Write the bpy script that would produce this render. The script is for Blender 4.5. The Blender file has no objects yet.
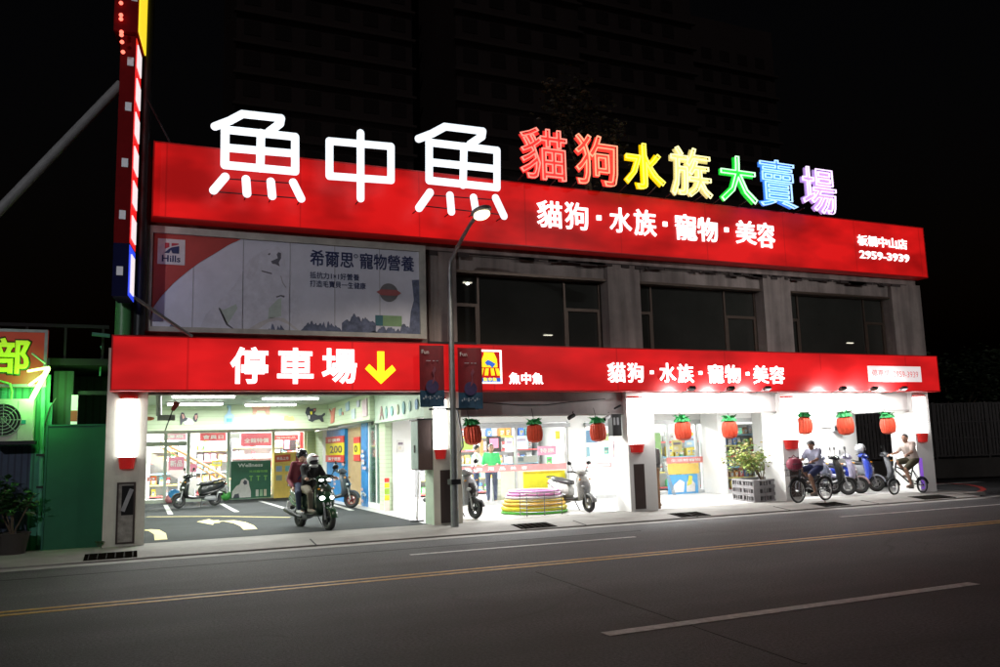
import bpy, bmesh, math, random
from mathutils import Vector, Matrix, noise as mnoise
random.seed(7)
S = bpy.context.scene
COL = S.collection
R = math.radians
PI = math.pi

# ------------------------------------------------------------------ camera
HC = 1.6
FPX, YAW, PIT, ROL = 826.6, R(23.868), R(7.829), R(-1.638)
fw = Vector((math.sin(YAW)*math.cos(PIT), math.cos(YAW)*math.cos(PIT), math.sin(PIT)))
_rt = Vector((math.cos(YAW), -math.sin(YAW), 0)); _up = _rt.cross(fw)
r2 = _rt*math.cos(ROL) + _up*math.sin(ROL)
u2 = -_rt*math.sin(ROL) + _up*math.cos(ROL)
CAM = Vector((0, 0, HC))
cd = bpy.data.cameras.new('camera'); cam = bpy.data.objects.new('camera', cd); COL.objects.link(cam)
cam.matrix_world = Matrix((( r2.x, u2.x, -fw.x, CAM.x), (r2.y, u2.y, -fw.y, CAM.y), (r2.z, u2.z, -fw.z, CAM.z), (0, 0, 0, 1)))
cd.sensor_width = 36; cd.lens = FPX/1000*36; cd.clip_end = 2000; cd.clip_start = .05
S.camera = cam
# ------------------------------------------------------------------ world, moon, exposure
w = bpy.data.worlds.new('World'); S.world = w; w.use_nodes = True
nt = w.node_tree; bgn = nt.nodes['Background']
sky = nt.nodes.new('ShaderNodeTexSky'); sky.sky_type = 'NISHITA'; sky.sun_disc = False
sky.sun_elevation = R(-3); sky.sun_rotation = R(200)
nt.links.new(sky.outputs['Color'], bgn.inputs['Color']); bgn.inputs['Strength'].default_value = .02
sl = bpy.data.lights.new('moon', 'SUN'); sl.energy = .035; sl.angle = R(.5); sl.color = (1, .9, .88)
so = bpy.data.objects.new('moon', sl); COL.objects.link(so); so.rotation_euler = (R(50), 0, R(-30))
S.view_settings.view_transform = 'Standard'; S.view_settings.look = 'None'
S.view_settings.exposure = 0; S.view_settings.gamma = 1; S.view_settings.use_curve_mapping = False
S.render.engine = 'CYCLES'
S.cycles.use_denoising = True
S.cycles.max_bounces = 7; S.cycles.diffuse_bounces = 3; S.cycles.glossy_bounces = 4; S.cycles.transparent_max_bounces = 12
S.cycles.sample_clamp_indirect = 4

# ------------------------------------------------------------------ measuring helpers (photo pixel -> point on a known plane)
def ray(px, py): return fw*FPX + r2*(px-500) - u2*(py-333.5)
def at(px, py, Y):
    d = ray(px, py); return CAM + d*(Y/d.y)
def atx(px, py, X):
    d = ray(px, py); return CAM + d*(X/d.x)
def gnd(px, py, z=.08):
    d = ray(px, py); return CAM + d*((z-HC)/d.z)
def rect(px0, py0, px1, py1, Y):
    mx, my = (px0+px1)/2, (py0+py1)/2
    return at(px0, my, Y).x, at(px1, my, Y).x, at(mx, py1, Y).z, at(mx, py0, Y).z    # x0 x1 z0 z1

# ------------------------------------------------------------------ materials
def mat(name, col, rough=.6, metal=0., emit=0., ecol=None, var=.18, scale=6., bump=0., spec=.5, bscale=None, coat=0.):
    m = bpy.data.materials.new(name); m.use_nodes = True
    n = m.node_tree.nodes; L = m.node_tree.links; p = n['Principled BSDF']
    p.inputs['Roughness'].default_value = rough; p.inputs['Metallic'].default_value = metal
    p.inputs['Specular IOR Level'].default_value = spec
    p.inputs['Coat Weight'].default_value = coat
    c = (*col, 1)
    tc = n.new('ShaderNodeTexCoord')
    if var > 0:
        t = n.new('ShaderNodeTexNoise'); t.inputs['Scale'].default_value = scale; t.inputs['Detail'].default_value = 6; t.inputs['Roughness'].default_value = .65
        L.new(tc.outputs['Object'], t.inputs['Vector'])
        mr = n.new('ShaderNodeMapRange'); mr.inputs['From Min'].default_value = .25; mr.inputs['From Max'].default_value = .75
        mr.inputs['To Min'].default_value = 1-var; mr.inputs['To Max'].default_value = 1+var*.6
        L.new(t.outputs['Fac'], mr.inputs['Value'])
        mx = n.new('ShaderNodeVectorMath'); mx.operation = 'SCALE'; mx.inputs[0].default_value = col
        L.new(mr.outputs['Result'], mx.inputs['Scale']); L.new(mx.outputs['Vector'], p.inputs['Base Color'])
    else:
        p.inputs['Base Color'].default_value = c
    if emit > 0:
        p.inputs['Emission Color'].default_value = (*(ecol or col), 1); p.inputs['Emission Strength'].default_value = emit
    if bump > 0:
        t2 = n.new('ShaderNodeTexNoise'); t2.inputs['Scale'].default_value = bscale or scale*6; t2.inputs['Detail'].default_value = 4
        L.new(tc.outputs['Object'], t2.inputs['Vector'])
        b = n.new('ShaderNodeBump'); b.inputs['Strength'].default_value = bump; b.inputs['Distance'].default_value = .02
        L.new(t2.outputs['Fac'], b.inputs['Height']); L.new(b.outputs['Normal'], p.inputs['Normal'])
    return m

def stripes(m, axis, period, dark, width=.1):
    """thin joints (tile lines) and the painted groove shade of corrugation, multiplied onto a material's base colour"""
    n = m.node_tree.nodes; L = m.node_tree.links; p = n['Principled BSDF']
    tc = n.new('ShaderNodeTexCoord'); sp = n.new('ShaderNodeSeparateXYZ'); L.new(tc.outputs['Object'], sp.inputs[0])
    a = n.new('ShaderNodeMath'); a.operation = 'DIVIDE'; L.new(sp.outputs[axis], a.inputs[0]); a.inputs[1].default_value = period
    f = n.new('ShaderNodeMath'); f.operation = 'FRACT'; L.new(a.outputs[0], f.inputs[0])
    l = n.new('ShaderNodeMath'); l.operation = 'LESS_THAN'; L.new(f.outputs[0], l.inputs[0]); l.inputs[1].default_value = width
    mx = n.new('ShaderNodeMix'); mx.data_type = 'RGBA'; mx.blend_type = 'MIX'
    L.new(l.outputs[0], mx.inputs['Factor'])
    lk = p.inputs['Base Color'].links
    if lk: L.new(lk[0].from_socket, mx.inputs['A'])
    else: mx.inputs['A'].default_value = p.inputs['Base Color'].default_value
    mx.inputs['B'].default_value = (*dark, 1)
    L.new(mx.outputs['Result'], p.inputs['Base Color'])
    return m

def glass(name, tint=(1, 1, 1), refl=1.0):
    m = bpy.data.materials.new(name); m.use_nodes = True
    n = m.node_tree.nodes; L = m.node_tree.links; n.clear()
    o = n.new('ShaderNodeOutputMaterial'); t = n.new('ShaderNodeBsdfTransparent'); g = n.new('ShaderNodeBsdfGlossy')
    t.inputs[0].default_value = (*tint, 1); g.inputs['Roughness'].default_value = .03
    f = n.new('ShaderNodeFresnel'); f.inputs['IOR'].default_value = 1.45
    mu = n.new('ShaderNodeMath'); mu.operation = 'MULTIPLY'; mu.inputs[1].default_value = refl; L.new(f.outputs[0], mu.inputs[0])
    mx = n.new('ShaderNodeMixShader'); L.new(mu.outputs[0], mx.inputs[0]); L.new(t.outputs[0], mx.inputs[1]); L.new(g.outputs[0], mx.inputs[2])
    L.new(mx.outputs[0], o.inputs['Surface'])
    return m

def backlit(name, col, strength, seam=0., lo=.72, hi=1.12, scale=.55):
    """red acrylic face lit by tubes from inside: uneven brightness from the tubes and the panel joints"""
    m = mat(name, (col[0]*.22, col[1]*.4, col[2]*.4), .4, var=0, spec=.25)
    n = m.node_tree.nodes; L = m.node_tree.links; p = n['Principled BSDF']
    p.inputs['Emission Color'].default_value = (*col, 1)
    tc = n.new('ShaderNodeTexCoord'); mp = n.new('ShaderNodeMapping'); mp.inputs['Scale'].default_value = (scale, 1, scale*2.2)
    L.new(tc.outputs['Object'], mp.inputs[0])
    t = n.new('ShaderNodeTexNoise'); t.inputs['Scale'].default_value = 1.; t.inputs['Detail'].default_value = 3
    L.new(mp.outputs[0], t.inputs['Vector'])
    mr = n.new('ShaderNodeMapRange'); mr.inputs['From Min'].default_value = .36; mr.inputs['From Max'].default_value = .62
    mr.inputs['To Min'].default_value = lo*strength; mr.inputs['To Max'].default_value = hi*strength
    L.new(t.outputs['Fac'], mr.inputs['Value'])
    out = mr.outputs['Result']
    if seam > 0:
        sp = n.new('ShaderNodeSeparateXYZ'); L.new(tc.outputs['Object'], sp.inputs[0])
        a = n.new('ShaderNodeMath'); a.operation = 'DIVIDE'; L.new(sp.outputs[0], a.inputs[0]); a.inputs[1].default_value = seam
        f = n.new('ShaderNodeMath'); f.operation = 'FRACT'; L.new(a.outputs[0], f.inputs[0])
        l = n.new('ShaderNodeMath'); l.operation = 'GREATER_THAN'; L.new(f.outputs[0], l.inputs[0]); l.inputs[1].default_value = .012
        k = n.new('ShaderNodeMapRange'); k.inputs['To Min'].default_value = .72; k.inputs['To Max'].default_value = 1; L.new(l.outputs[0], k.inputs['Value'])
        mm = n.new('ShaderNodeMath'); mm.operation = 'MULTIPLY'; L.new(out, mm.inputs[0]); L.new(k.outputs[0], mm.inputs[1]); out = mm.outputs[0]
    L.new(out, p.inputs['Emission Strength'])
    return m

# ------------------------------------------------------------------ mesh builder
class MB:
    def __init__(s): s.v = []; s.f = []; s.mi = []; s.m = 0
    def add(s, vs, fs):
        b = len(s.v); s.v += [Vector(q) for q in vs]
        for f in fs: s.f.append([b+i for i in f]); s.mi.append(s.m)
        return s
    def box(s, x0, x1, y0, y1, z0, z1):
        return s.add([(x0,y0,z0),(x1,y0,z0),(x1,y1,z0),(x0,y1,z0),(x0,y0,z1),(x1,y0,z1),(x1,y1,z1),(x0,y1,z1)],
                     [(0,3,2,1),(4,5,6,7),(0,1,5,4),(1,2,6,5),(2,3,7,6),(3,0,4,7)])
    def obox(s, c, half, rot=0, M=None):
        M = M or Matrix.Rotation(rot, 3, 'Z'); c = Vector(c)
        vs = [c + M @ Vector((sx*half[0], sy*half[1], sz*half[2])) for sz in (-1,1) for sx, sy in ((-1,-1),(1,-1),(1,1),(-1,1))]
        return s.add(vs, [(0,3,2,1),(4,5,6,7),(0,1,5,4),(1,2,6,5),(2,3,7,6),(3,0,4,7)])
    def rings(s, rs, cap=True, closed=False):
        n = len(rs[0]); vs = [q for r in rs for q in r]; fs = []
        m = len(rs)
        for i in range(m if closed else m-1):
            a = i*n; b = ((i+1) % m)*n
            for k in range(n):
                fs.append((a+k, a+(k+1) % n, b+(k+1) % n, b+k))
        if cap and not closed:
            fs.append(tuple(range(n-1, -1, -1))); fs.append(tuple((m-1)*n+k for k in range(n)))
        return s.add(vs, fs)
    def cyl(s, p0, p1, r0, r1=None, n=10):
        p0, p1 = Vector(p0), Vector(p1); r1 = r0 if r1 is None else r1
        return s.tube([p0, p1], [r0, r1], n)
    def tube(s, pts, r, n=8, closed=False, flat=None):
        pts = [Vector(p) for p in pts]; m = len(pts)
        if not isinstance(r, (list, tuple)): r = [r]*m
        rs = []; prev = None
        for i, p in enumerate(pts):
            if closed: t = pts[(i+1) % m]-pts[i-1]
            else: t = pts[min(i+1, m-1)]-pts[max(i-1, 0)]
            if t.length < 1e-9: t = Vector((0,0,1))
            t.normalize()
            if prev is None:
                a = Vector((0,0,1)) if abs(t.z) < .9 else Vector((1,0,0))
                u = (a - t*a.dot(t)).normalized()
            else:
                u = prev - t*prev.dot(t)
                if u.length < 1e-6: u = t.orthogonal()
                u.normalize()
            prev = u; v = t.cross(u)
            ring = []
            for k in range(n):
                a = 2*PI*k/n; q = u*math.cos(a)*r[i] + v*math.sin(a)*r[i]
                if flat: q = Vector((q.x*flat[0], q.y*flat[1], q.z*flat[2]))
                ring.append(p+q)
            rs.append(ring)
        return s.rings(rs, True, closed)
    def capsule(s, p0, p1, r0, r1=None, n=10):
        r1 = r0 if r1 is None else r1
        s.cyl(p0, p1, r0, r1, n); s.ell(p0, (r0,)*3, n, 6); s.ell(p1, (r1,)*3, n, 6); return s
    def ell(s, c, r, n=12, m=8, M=None):
        c = Vector(c); rs = []
        for i in range(1, m):
            a = PI*i/m
            ring = [Vector((r[0]*math.sin(a)*math.cos(2*PI*k/n), r[1]*math.sin(a)*math.sin(2*PI*k/n), -r[2]*math.cos(a))) for k in range(n)]
            rs.append([c + (M @ q if M else q) for q in ring])
        return s.rings(rs)
    def lathe(s, prof, c=(0,0,0), n=20, axis='z', M=None):
        c = Vector(c); rs = []
        for r, z in prof:
            ring = []
            for k in range(n):
                a = 2*PI*k/n
                q = Vector((r*math.cos(a), r*math.sin(a), z)) if axis == 'z' else Vector((r*math.cos(a), z, r*math.sin(a)))
                ring.append(c + (M @ q if M else q))
            rs.append(ring)
        return s.rings(rs)
    def torus(s, c, Rr, r, n=24, k=8, axis='y', wide=1.):
        c = Vector(c); rs = []
        for i in range(n):
            a = 2*PI*i/n; ring = []
            for j in range(k):
                b = 2*PI*j/k; rr = Rr + r*math.cos(b); h = r*math.sin(b)*wide
                ring.append(c + (Vector((rr*math.cos(a), h, rr*math.sin(a))) if axis == 'y' else Vector((rr*math.cos(a), rr*math.sin(a), h))))
            rs.append(ring)
        return s.rings(rs, False, True)
    def prism(s, poly, y0, y1):            # polygon in XZ, extruded along Y
        n = len(poly)
        vs = [(x, y0, z) for x, z in poly] + [(x, y1, z) for x, z in poly]
        return s.add(vs, [tuple(range(n)), tuple(range(2*n-1, n-1, -1))] + [(i, n+i, n+(i+1) % n, (i+1) % n) for i in range(n)])
    def slab(s, poly, z0, z1):             # polygon in XY, extruded along Z
        n = len(poly)
        vs = [(x, y, z0) for x, y in poly] + [(x, y, z1) for x, y in poly]
        return s.add(vs, [tuple(range(n-1, -1, -1)), tuple(range(n, 2*n))] + [(i, (i+1) % n, n+(i+1) % n, n+i) for i in range(n)])
    def quad(s, *p): return s.add(p, [tuple(range(len(p)))])
    def loft_x(s, secs, n=14, e=2.6):      # sections (x, zc, hz, hy) with a rounded-box outline
        rs = []
        for x, zc, hz, hy in secs:
            ring = []
            for k in range(n):
                a = 2*PI*k/n; c, q = math.cos(a), math.sin(a)
                ring.append(Vector((x, hy*math.copysign(abs(c)**(2/e), c), zc+hz*math.copysign(abs(q)**(2/e), q))))
            rs.append(ring)
        return s.rings(rs)
    def loft_z(s, secs, n=14, e=2.6):      # sections (xc, z, hx, hy)
        rs = []
        for xc, z, hx, hy in secs:
            ring = []
            for k in range(n):
                a = 2*PI*k/n; c, q = math.cos(a), math.sin(a)
                ring.append(Vector((xc+hx*math.copysign(abs(c)**(2/e), c), hy*math.copysign(abs(q)**(2/e), q), z)))
            rs.append(ring)
        return s.rings(rs)
    def mesh(s, name, mats, off=Vector((0,0,0)), recalc=True):
        me = bpy.data.meshes.new(name)
        me.from_pydata([v-off for v in s.v], [], s.f)
        for m in (mats if isinstance(mats, (list, tuple)) else [mats]): me.materials.append(m)
        me.polygons.foreach_set('material_index', s.mi)
        if recalc:
            bm = bmesh.new(); bm.from_mesh(me); bmesh.ops.recalc_face_normals(bm, faces=bm.faces); bm.to_mesh(me); bm.free()
        me.polygons.foreach_set('use_smooth', [True]*len(me.polygons))
        me.set_sharp_from_angle(angle=R(38))
        return me
    def build(s, name, mats, parent=None, recalc=True, flat=False):
        off = Vector((0,0,0)); q = parent
        while q: off += q.location; q = q.parent
        me = s.mesh(name, mats, off, recalc)
        if flat: me.polygons.foreach_set('use_smooth', [False]*len(me.polygons))
        o = bpy.data.objects.new(name, me); COL.objects.link(o); o.parent = parent
        return o
    def remesh(s, name, mat_, parent, voxel=.016, smooth=5):
        me = s.mesh(name, mat_); o = bpy.data.objects.new(name, me); COL.objects.link(o)
        md = o.modifiers.new('r', 'REMESH'); md.mode = 'VOXEL'; md.voxel_size = voxel
        sm = o.modifiers.new('s', 'SMOOTH'); sm.iterations = smooth; sm.factor = .5
        dg = bpy.context.evaluated_depsgraph_get(); dg.update()
        m2 = bpy.data.meshes.new_from_object(o.evaluated_get(dg)); bpy.data.objects.remove(o)
        m2.name = name; m2.materials.clear(); m2.materials.append(mat_)
        m2.polygons.foreach_set('use_smooth', [True]*len(m2.polygons))
        o = bpy.data.objects.new(name, m2); COL.objects.link(o); o.parent = parent
        return o

def tag(o, label=None, cat=None, group=None, kind=None):
    if label: o['label'] = label
    if cat: o['category'] = cat
    if group: o['group'] = group
    if kind: o['kind'] = kind
    return o
def thing(name, label, cat, loc=(0,0,0), group=None):
    o = bpy.data.objects.new(name, None); COL.objects.link(o); o.location = loc; o.empty_display_size = .1
    return tag(o, label, cat, group)
def struct(name, mb, m):
    return tag(mb.build(name, m), kind='structure')
def copy_tree(o, parent=None):
    c = o.copy(); COL.objects.link(c)
    if parent: c.parent = parent
    for ch in list(o.children): copy_tree(ch, c)
    return c

def glyph(name, body, org, right, up, m, parent, depth=.02, bold=.012, outline=0., fit=True, res=3):
    """text fitted into the parallelogram org / right / up, standing proud of it by depth"""
    c = bpy.data.curves.new('t', 'FONT'); c.body = body; c.resolution_u = res
    o = bpy.data.objects.new('t', c); COL.objects.link(o)
    def grab():
        dg = bpy.context.evaluated_depsgraph_get(); c.update_tag(); o.update_tag(); dg.update()
        return bpy.data.meshes.new_from_object(o.evaluated_get(dg))
    if outline > 0:
        c.fill_mode = 'NONE'; c.bevel_depth = outline; c.bevel_resolution = 1; c.resolution_u = 2; me = grab()
    else:
        c.extrude = .5; me = grab()
        if bold > 0:                    # thicken the strokes: round tubes along every contour, flattened to the letter's depth
            c.extrude = 0; c.fill_mode = 'NONE'; c.bevel_depth = bold; c.bevel_resolution = 1; c.resolution_u = 2
            m2 = grab(); bm = bmesh.new(); bm.from_mesh(me)
            for v in m2.vertices: v.co.z *= .49/bold
            bm.from_mesh(m2); bm.to_mesh(me); bm.free(); bpy.data.meshes.remove(m2)
    bpy.data.objects.remove(o); bpy.data.curves.remove(c)
    xs = [v.co.x for v in me.vertices]; ys = [v.co.y for v in me.vertices]; zs = [v.co.z for v in me.vertices]
    x0, y0, z0 = min(xs), min(ys), min(zs); wx, wy, wz = max(xs)-x0, max(ys)-y0, (max(zs)-z0) or 1
    org, right, up = Vector(org), Vector(right), Vector(up)
    nrm = right.cross(up).normalized()
    off = Vector((0,0,0)); q = parent
    while q: off += q.location; q = q.parent
    for v in me.vertices:
        p = org + right*((v.co.x-x0)/wx) + up*((v.co.y-y0)/wy) + nrm*(depth*(v.co.z-z0)/wz)
        v.co = p-off
    me.name = name; me.materials.clear(); me.materials.append(m)
    o = bpy.data.objects.new(name, me); COL.objects.link(o); o.parent = parent
    return o
def ptext(name, body, box, Y, m, parent, **k):
    x0, x1, z0, z1 = rect(*box, Y)
    return glyph(name, body, (x0, Y, z0), (x1-x0, 0, 0), (0, 0, z1-z0), m, parent, **k)
def pbox(mb, box, y0, y1, Y=None):
    x0, x1, z0, z1 = rect(*box, Y if Y is not None else y0); return mb.box(x0, x1, y0, y1, z0, z1)
def area(name, loc, size, power, col=(1, 1, 1), rot=(0, 0, 0), parent=None, size_y=None, spread=None):
    l = bpy.data.lights.new(name, 'AREA'); l.energy = power; l.color = col; l.size = size
    if size_y: l.shape = 'RECTANGLE'; l.size_y = size_y
    if spread: l.spread = spread
    o = bpy.data.objects.new(name, l); COL.objects.link(o); o.location = loc; o.rotation_euler = rot
    if parent:
        off = Vector((0,0,0)); q = parent
        while q: off += q.location; q = q.parent
        o.parent = parent; o.location = Vector(loc)-off
    return o
def spot(name, loc, aim, power, col=(1, 1, 1), angle=100, blend=.6, r=.05, parent=None):
    l = bpy.data.lights.new(name, 'SPOT'); l.energy = power; l.color = col; l.spot_size = R(angle); l.spot_blend = blend; l.shadow_soft_size = r
    o = bpy.data.objects.new(name, l); COL.objects.link(o); o.location = loc
    o.rotation_euler = (Vector(aim)-Vector(loc)).to_track_quat('-Z', 'Y').to_euler()
    if parent:
        off = Vector((0,0,0)); q = parent
        while q: off += q.location; q = q.parent
        o.parent = parent; o.location = Vector(loc)-off
    return o
# ------------------------------------------------------------------ material library
A_ = {}
def mk(k, *a, **kw): A_[k] = mat(k, *a, **kw)
mk('asphalt', (.043, .041, .0445), .78, var=.35, scale=.9, bump=.5, bscale=90)
def wheel_tracks(m):
    n = m.node_tree.nodes; L = m.node_tree.links; p = n['Principled BSDF']
    tc = n.new('ShaderNodeTexCoord'); mp = n.new('ShaderNodeMapping'); mp.inputs['Scale'].default_value = (.035, .9, 1)
    L.new(tc.outputs['Object'], mp.inputs[0]); t = n.new('ShaderNodeTexNoise'); t.inputs['Scale'].default_value = 1; t.inputs['Detail'].default_value = 5; L.new(mp.outputs[0], t.inputs['Vector'])
    g = n.new('ShaderNodeTexNoise'); g.inputs['Scale'].default_value = 38; g.inputs['Detail'].default_value = 2; L.new(tc.outputs['Object'], g.inputs['Vector'])
    r = n.new('ShaderNodeMapRange'); r.inputs['From Min'].default_value = .32; r.inputs['From Max'].default_value = .68; r.inputs['To Min'].default_value = .5; r.inputs['To Max'].default_value = 1.15; L.new(t.outputs['Fac'], r.inputs['Value'])
    r2_ = n.new('ShaderNodeMapRange'); r2_.inputs['From Min'].default_value = .3; r2_.inputs['From Max'].default_value = .7; r2_.inputs['To Min'].default_value = .2; r2_.inputs['To Max'].default_value = 1.8; L.new(g.outputs['Fac'], r2_.inputs['Value'])
    mu = n.new('ShaderNodeMath'); mu.operation = 'MULTIPLY'; L.new(r.outputs[0], mu.inputs[0]); L.new(r2_.outputs[0], mu.inputs[1])
    wv = n.new('ShaderNodeVectorMath'); wv.operation = 'MULTIPLY_ADD'; L.new(t.outputs['Color'], wv.inputs[0]); wv.inputs[1].default_value = (1.5, 1.5, 0); L.new(tc.outputs['Object'], wv.inputs[2])
    vo = n.new('ShaderNodeTexVoronoi'); vo.feature = 'DISTANCE_TO_EDGE'; vo.inputs['Scale'].default_value = .32; L.new(wv.outputs[0], vo.inputs['Vector'])
    ck = n.new('ShaderNodeMapRange'); ck.inputs['From Min'].default_value = .001; ck.inputs['From Max'].default_value = .007; ck.inputs['To Min'].default_value = .45; ck.inputs['To Max'].default_value = 1; L.new(vo.outputs['Distance'], ck.inputs['Value'])
    pn = n.new('ShaderNodeTexNoise'); pn.inputs['Scale'].default_value = .35; L.new(tc.outputs['Object'], pn.inputs['Vector'])
    pm = n.new('ShaderNodeMapRange'); pm.inputs['From Min'].default_value = .5; pm.inputs['From Max'].default_value = .58; L.new(pn.outputs['Fac'], pm.inputs['Value'])
    cm = n.new('ShaderNodeMix'); cm.data_type = 'FLOAT'; cm.inputs['A'].default_value = 1; L.new(pm.outputs[0], cm.inputs['Factor']); L.new(ck.outputs[0], cm.inputs['B'])
    m3 = n.new('ShaderNodeMath'); m3.operation = 'MULTIPLY'; L.new(mu.outputs[0], m3.inputs[0]); L.new(cm.outputs['Result'], m3.inputs[1]); mu = m3
    s = n.new('ShaderNodeVectorMath'); s.operation = 'SCALE'; L.new(p.inputs['Base Color'].links[0].from_socket, s.inputs[0]); L.new(mu.outputs[0], s.inputs['Scale']); L.new(s.outputs['Vector'], p.inputs['Base Color'])
wheel_tracks(A_['asphalt'])
mk('asphalt_bay', (.036, .04, .042), .9, spec=.2, var=.3, scale=1.2, bump=.3, bscale=80)
mk('asphalt_dark', (.042, .043, .046), .7, var=.3, scale=1.5, bump=.4, bscale=80)
mk('seam', (.018, .018, .018), .8, var=.3, scale=4)
mk('pave', (.27, .26, .24), .8, var=.3, scale=1.3, bump=.3, bscale=30)
mk('tile_floor', (.5, .49, .48), .35, var=.14, scale=1.7)
stripes(A_['tile_floor'], 0, .6, (.33, .32, .31), .02); stripes(A_['tile_floor'], 1, .6, (.33, .32, .31), .02)
mk('gutter', (.3, .29, .275), .8, var=.3, scale=1.1, bump=.3, bscale=40)
mk('paint_white', (.5, .5, .48), .6, var=.55, scale=11)
mk('paint_yellow', (.5, .27, .03), .6, var=.6, scale=11)
mk('paint_pale_yellow', (.72, .6, .25), .6, var=.3, scale=7)
mk('paint_red', (.55, .04, .03), .6, var=.3, scale=7)
mk('white_wall', (.78, .78, .76), .5, var=.06, scale=2)
mk('pillar', (.72, .70, .6), .55, var=.14, scale=2.5, bump=.15, bscale=20)
mk('pillar_green', (.5, .62, .46), .55, var=.12, scale=3)
mk('pale_green', (.55, .66, .46), .5, var=.06, scale=2); stripes(A_['pale_green'], 2, .105, (.46, .55, .36), .16)
mk('concrete', (.285, .248, .228), .85, var=.35, scale=1.1, bump=.4, bscale=14)
mk('beam_grey', (.42, .40, .39), .8, var=.2, scale=1.2)
def streaks(m, sc=(2.2, 2.2, .22), lo=.6, hi=1.1):
    n = m.node_tree.nodes; L = m.node_tree.links; p = n['Principled BSDF']
    tc = n.new('ShaderNodeTexCoord'); mp = n.new('ShaderNodeMapping'); mp.inputs['Scale'].default_value = sc
    L.new(tc.outputs['Object'], mp.inputs[0]); t = n.new('ShaderNodeTexNoise'); t.inputs['Scale'].default_value = 1; t.inputs['Detail'].default_value = 6; L.new(mp.outputs[0], t.inputs['Vector'])
    r = n.new('ShaderNodeMapRange'); r.inputs['From Min'].default_value = .35; r.inputs['From Max'].default_value = .6; r.inputs['To Min'].default_value = lo; r.inputs['To Max'].default_value = hi; L.new(t.outputs['Fac'], r.inputs['Value'])
    s = n.new('ShaderNodeVectorMath'); s.operation = 'SCALE'; L.new(p.inputs['Base Color'].links[0].from_socket, s.inputs[0]); L.new(r.outputs[0], s.inputs['Scale']); L.new(s.outputs['Vector'], p.inputs['Base Color'])
streaks(A_['concrete'], (3.5, 3.5, .3), .62, 1.1); streaks(A_['beam_grey'], (1.5, 1.5, .6), .75, 1.1); streaks(A_['pillar'], (4, 4, .5), .8, 1.05)
mk('soot', (.05, .042, .04), .9, var=.5, scale=3)
mk('brown_plate', (.06, .042, .038), .45, var=.2, scale=3)
mk('dark_glass', (.032, .034, .03), .0, var=.3, scale=.8, spec=.7)  # base lifted to stand in for street reflections in the panes
mk('bronze', (.1, .075, .058), .4, .5, var=.2)
mk('dark_metal', (.03, .032, .035), .45, .5)
mk('black', (.012, .012, .013), .35)
mk('rubber', (.02, .02, .02), .75)
mk('steel', (.5, .5, .5), .3, .9)
mk('galv', (.28, .3, .3), .45, .7, var=.25, scale=5)
mk('chrome', (.7, .7, .7), .12, 1.)
mk('white_plastic', (.78, .78, .78), .35, var=.05)
mk('grey_plastic', (.3, .31, .32), .4)
mk('lamp_white', (1, 1, 1), .4, emit=15, ecol=(1, .99, .97), var=0)
mk('tube_light', (1, 1, 1), .4, emit=14, ecol=(.98, 1, .97), var=0)
mk('letter_white', (1, 1, 1), .4, emit=1.2, ecol=(.82, .92, 1), var=0)
mk('text_white', (1, 1, 1), .4, emit=1.7, ecol=(1, .95, .95), var=0)
mk('text_yellow', (1, .85, 0), .4, emit=1.2, ecol=(1, .86, .02), var=0)
mk('logo_yellow', (1, .75, .02), .4, emit=.95, ecol=(1, .72, .02), var=0)
mk('logo_blue', (.03, .15, .8), .4, emit=.5, ecol=(.05, .2, .9), var=0)
A_['red_upper'] = backlit('red_upper', (1, .012, .012), .5, seam=2.42, lo=.48, hi=1.28, scale=.5)
A_['red_lower'] = backlit('red_lower', (1, .016, .018), .56, seam=3.0, lo=.6, hi=1.28, scale=.42)
mk('red_side', (.35, .01, .01), .4, emit=.05, ecol=(1, .01, .01))
mk('red_cap', (.55, .03, .025), .35, emit=.16, ecol=(1, .02, .02))
mk('red_paper', (.72, .075, .03), .6, var=.2, scale=14)
mk('green_paper', (.02, .28, .07), .6, var=.25, scale=14)
mk('skin', (.36, .2, .135), .55, var=.06)
mk('hair', (.015, .012, .012), .5)
mk('navy', (.02, .03, .1), .7); mk('denim', (.025, .035, .075), .8, var=.2); mk('maroon', (.16, .02, .035), .75)
mk('shirt_grey', (.36, .36, .38), .8); mk('shirt_lilac', (.42, .45, .6), .8); mk('shirt_cream', (.5, .42, .38), .8)
mk('khaki', (.06, .055, .03), .85); mk('khaki_light', (.17, .15, .11), .85); mk('cap_grey', (.1, .1, .1), .8)
mk('shirt_green', (.03, .45, .12), .7); mk('shirt_white', (.75, .74, .72), .8)
mk('drain_black', (.006, .005, .004), 1, spec=0); mk('helmet_white', (.75, .75, .75), .25); mk('visor', (.02, .02, .025), .08)
mk('shoe', (.25, .2, .17), .7)
GL = glass('clear_glass', (.97, .99, .98), .55)
GLG = glass('green_glass', (.78, .93, .88), .8)
GREEN_NEON = mat('green_neon', (.4, 1, .2), .4, emit=7, ecol=(.5, 1, .18), var=0)
def ic(k, col, rough=.5, *a, **kw):
    if k not in A_: mk(k, col, rough, *a, **kw)
    return A_[k]

YF, YS, YU, YG = 16.15, 15.8, 15.75, 20.7
PZ = .08                      # pavement level
# ================================================================== SETTING
struct('ground', MB().box(-160, 200, -60, 320, -.5, -.06), A_['asphalt_dark'])
struct('road', MB().slab([(-60, -14), (110, -14), (110, 15.3), (26, 15.3), (26, 60), (20.6, 60), (20.6, 16), (20.2, 14.9), (-60, 14.9)], -.05, 0), A_['asphalt'])
gp = []
for px, py in ((-30, 570), (0, 567.6), (188, 555), (500, 532.5), (700, 519)): gp.append(gnd(px, py, 0))
y0g = 14.62
struct('gutter_strip', MB().box(-60, 19.6, y0g-.34, y0g, -.04, .004), A_['gutter'])
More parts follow.
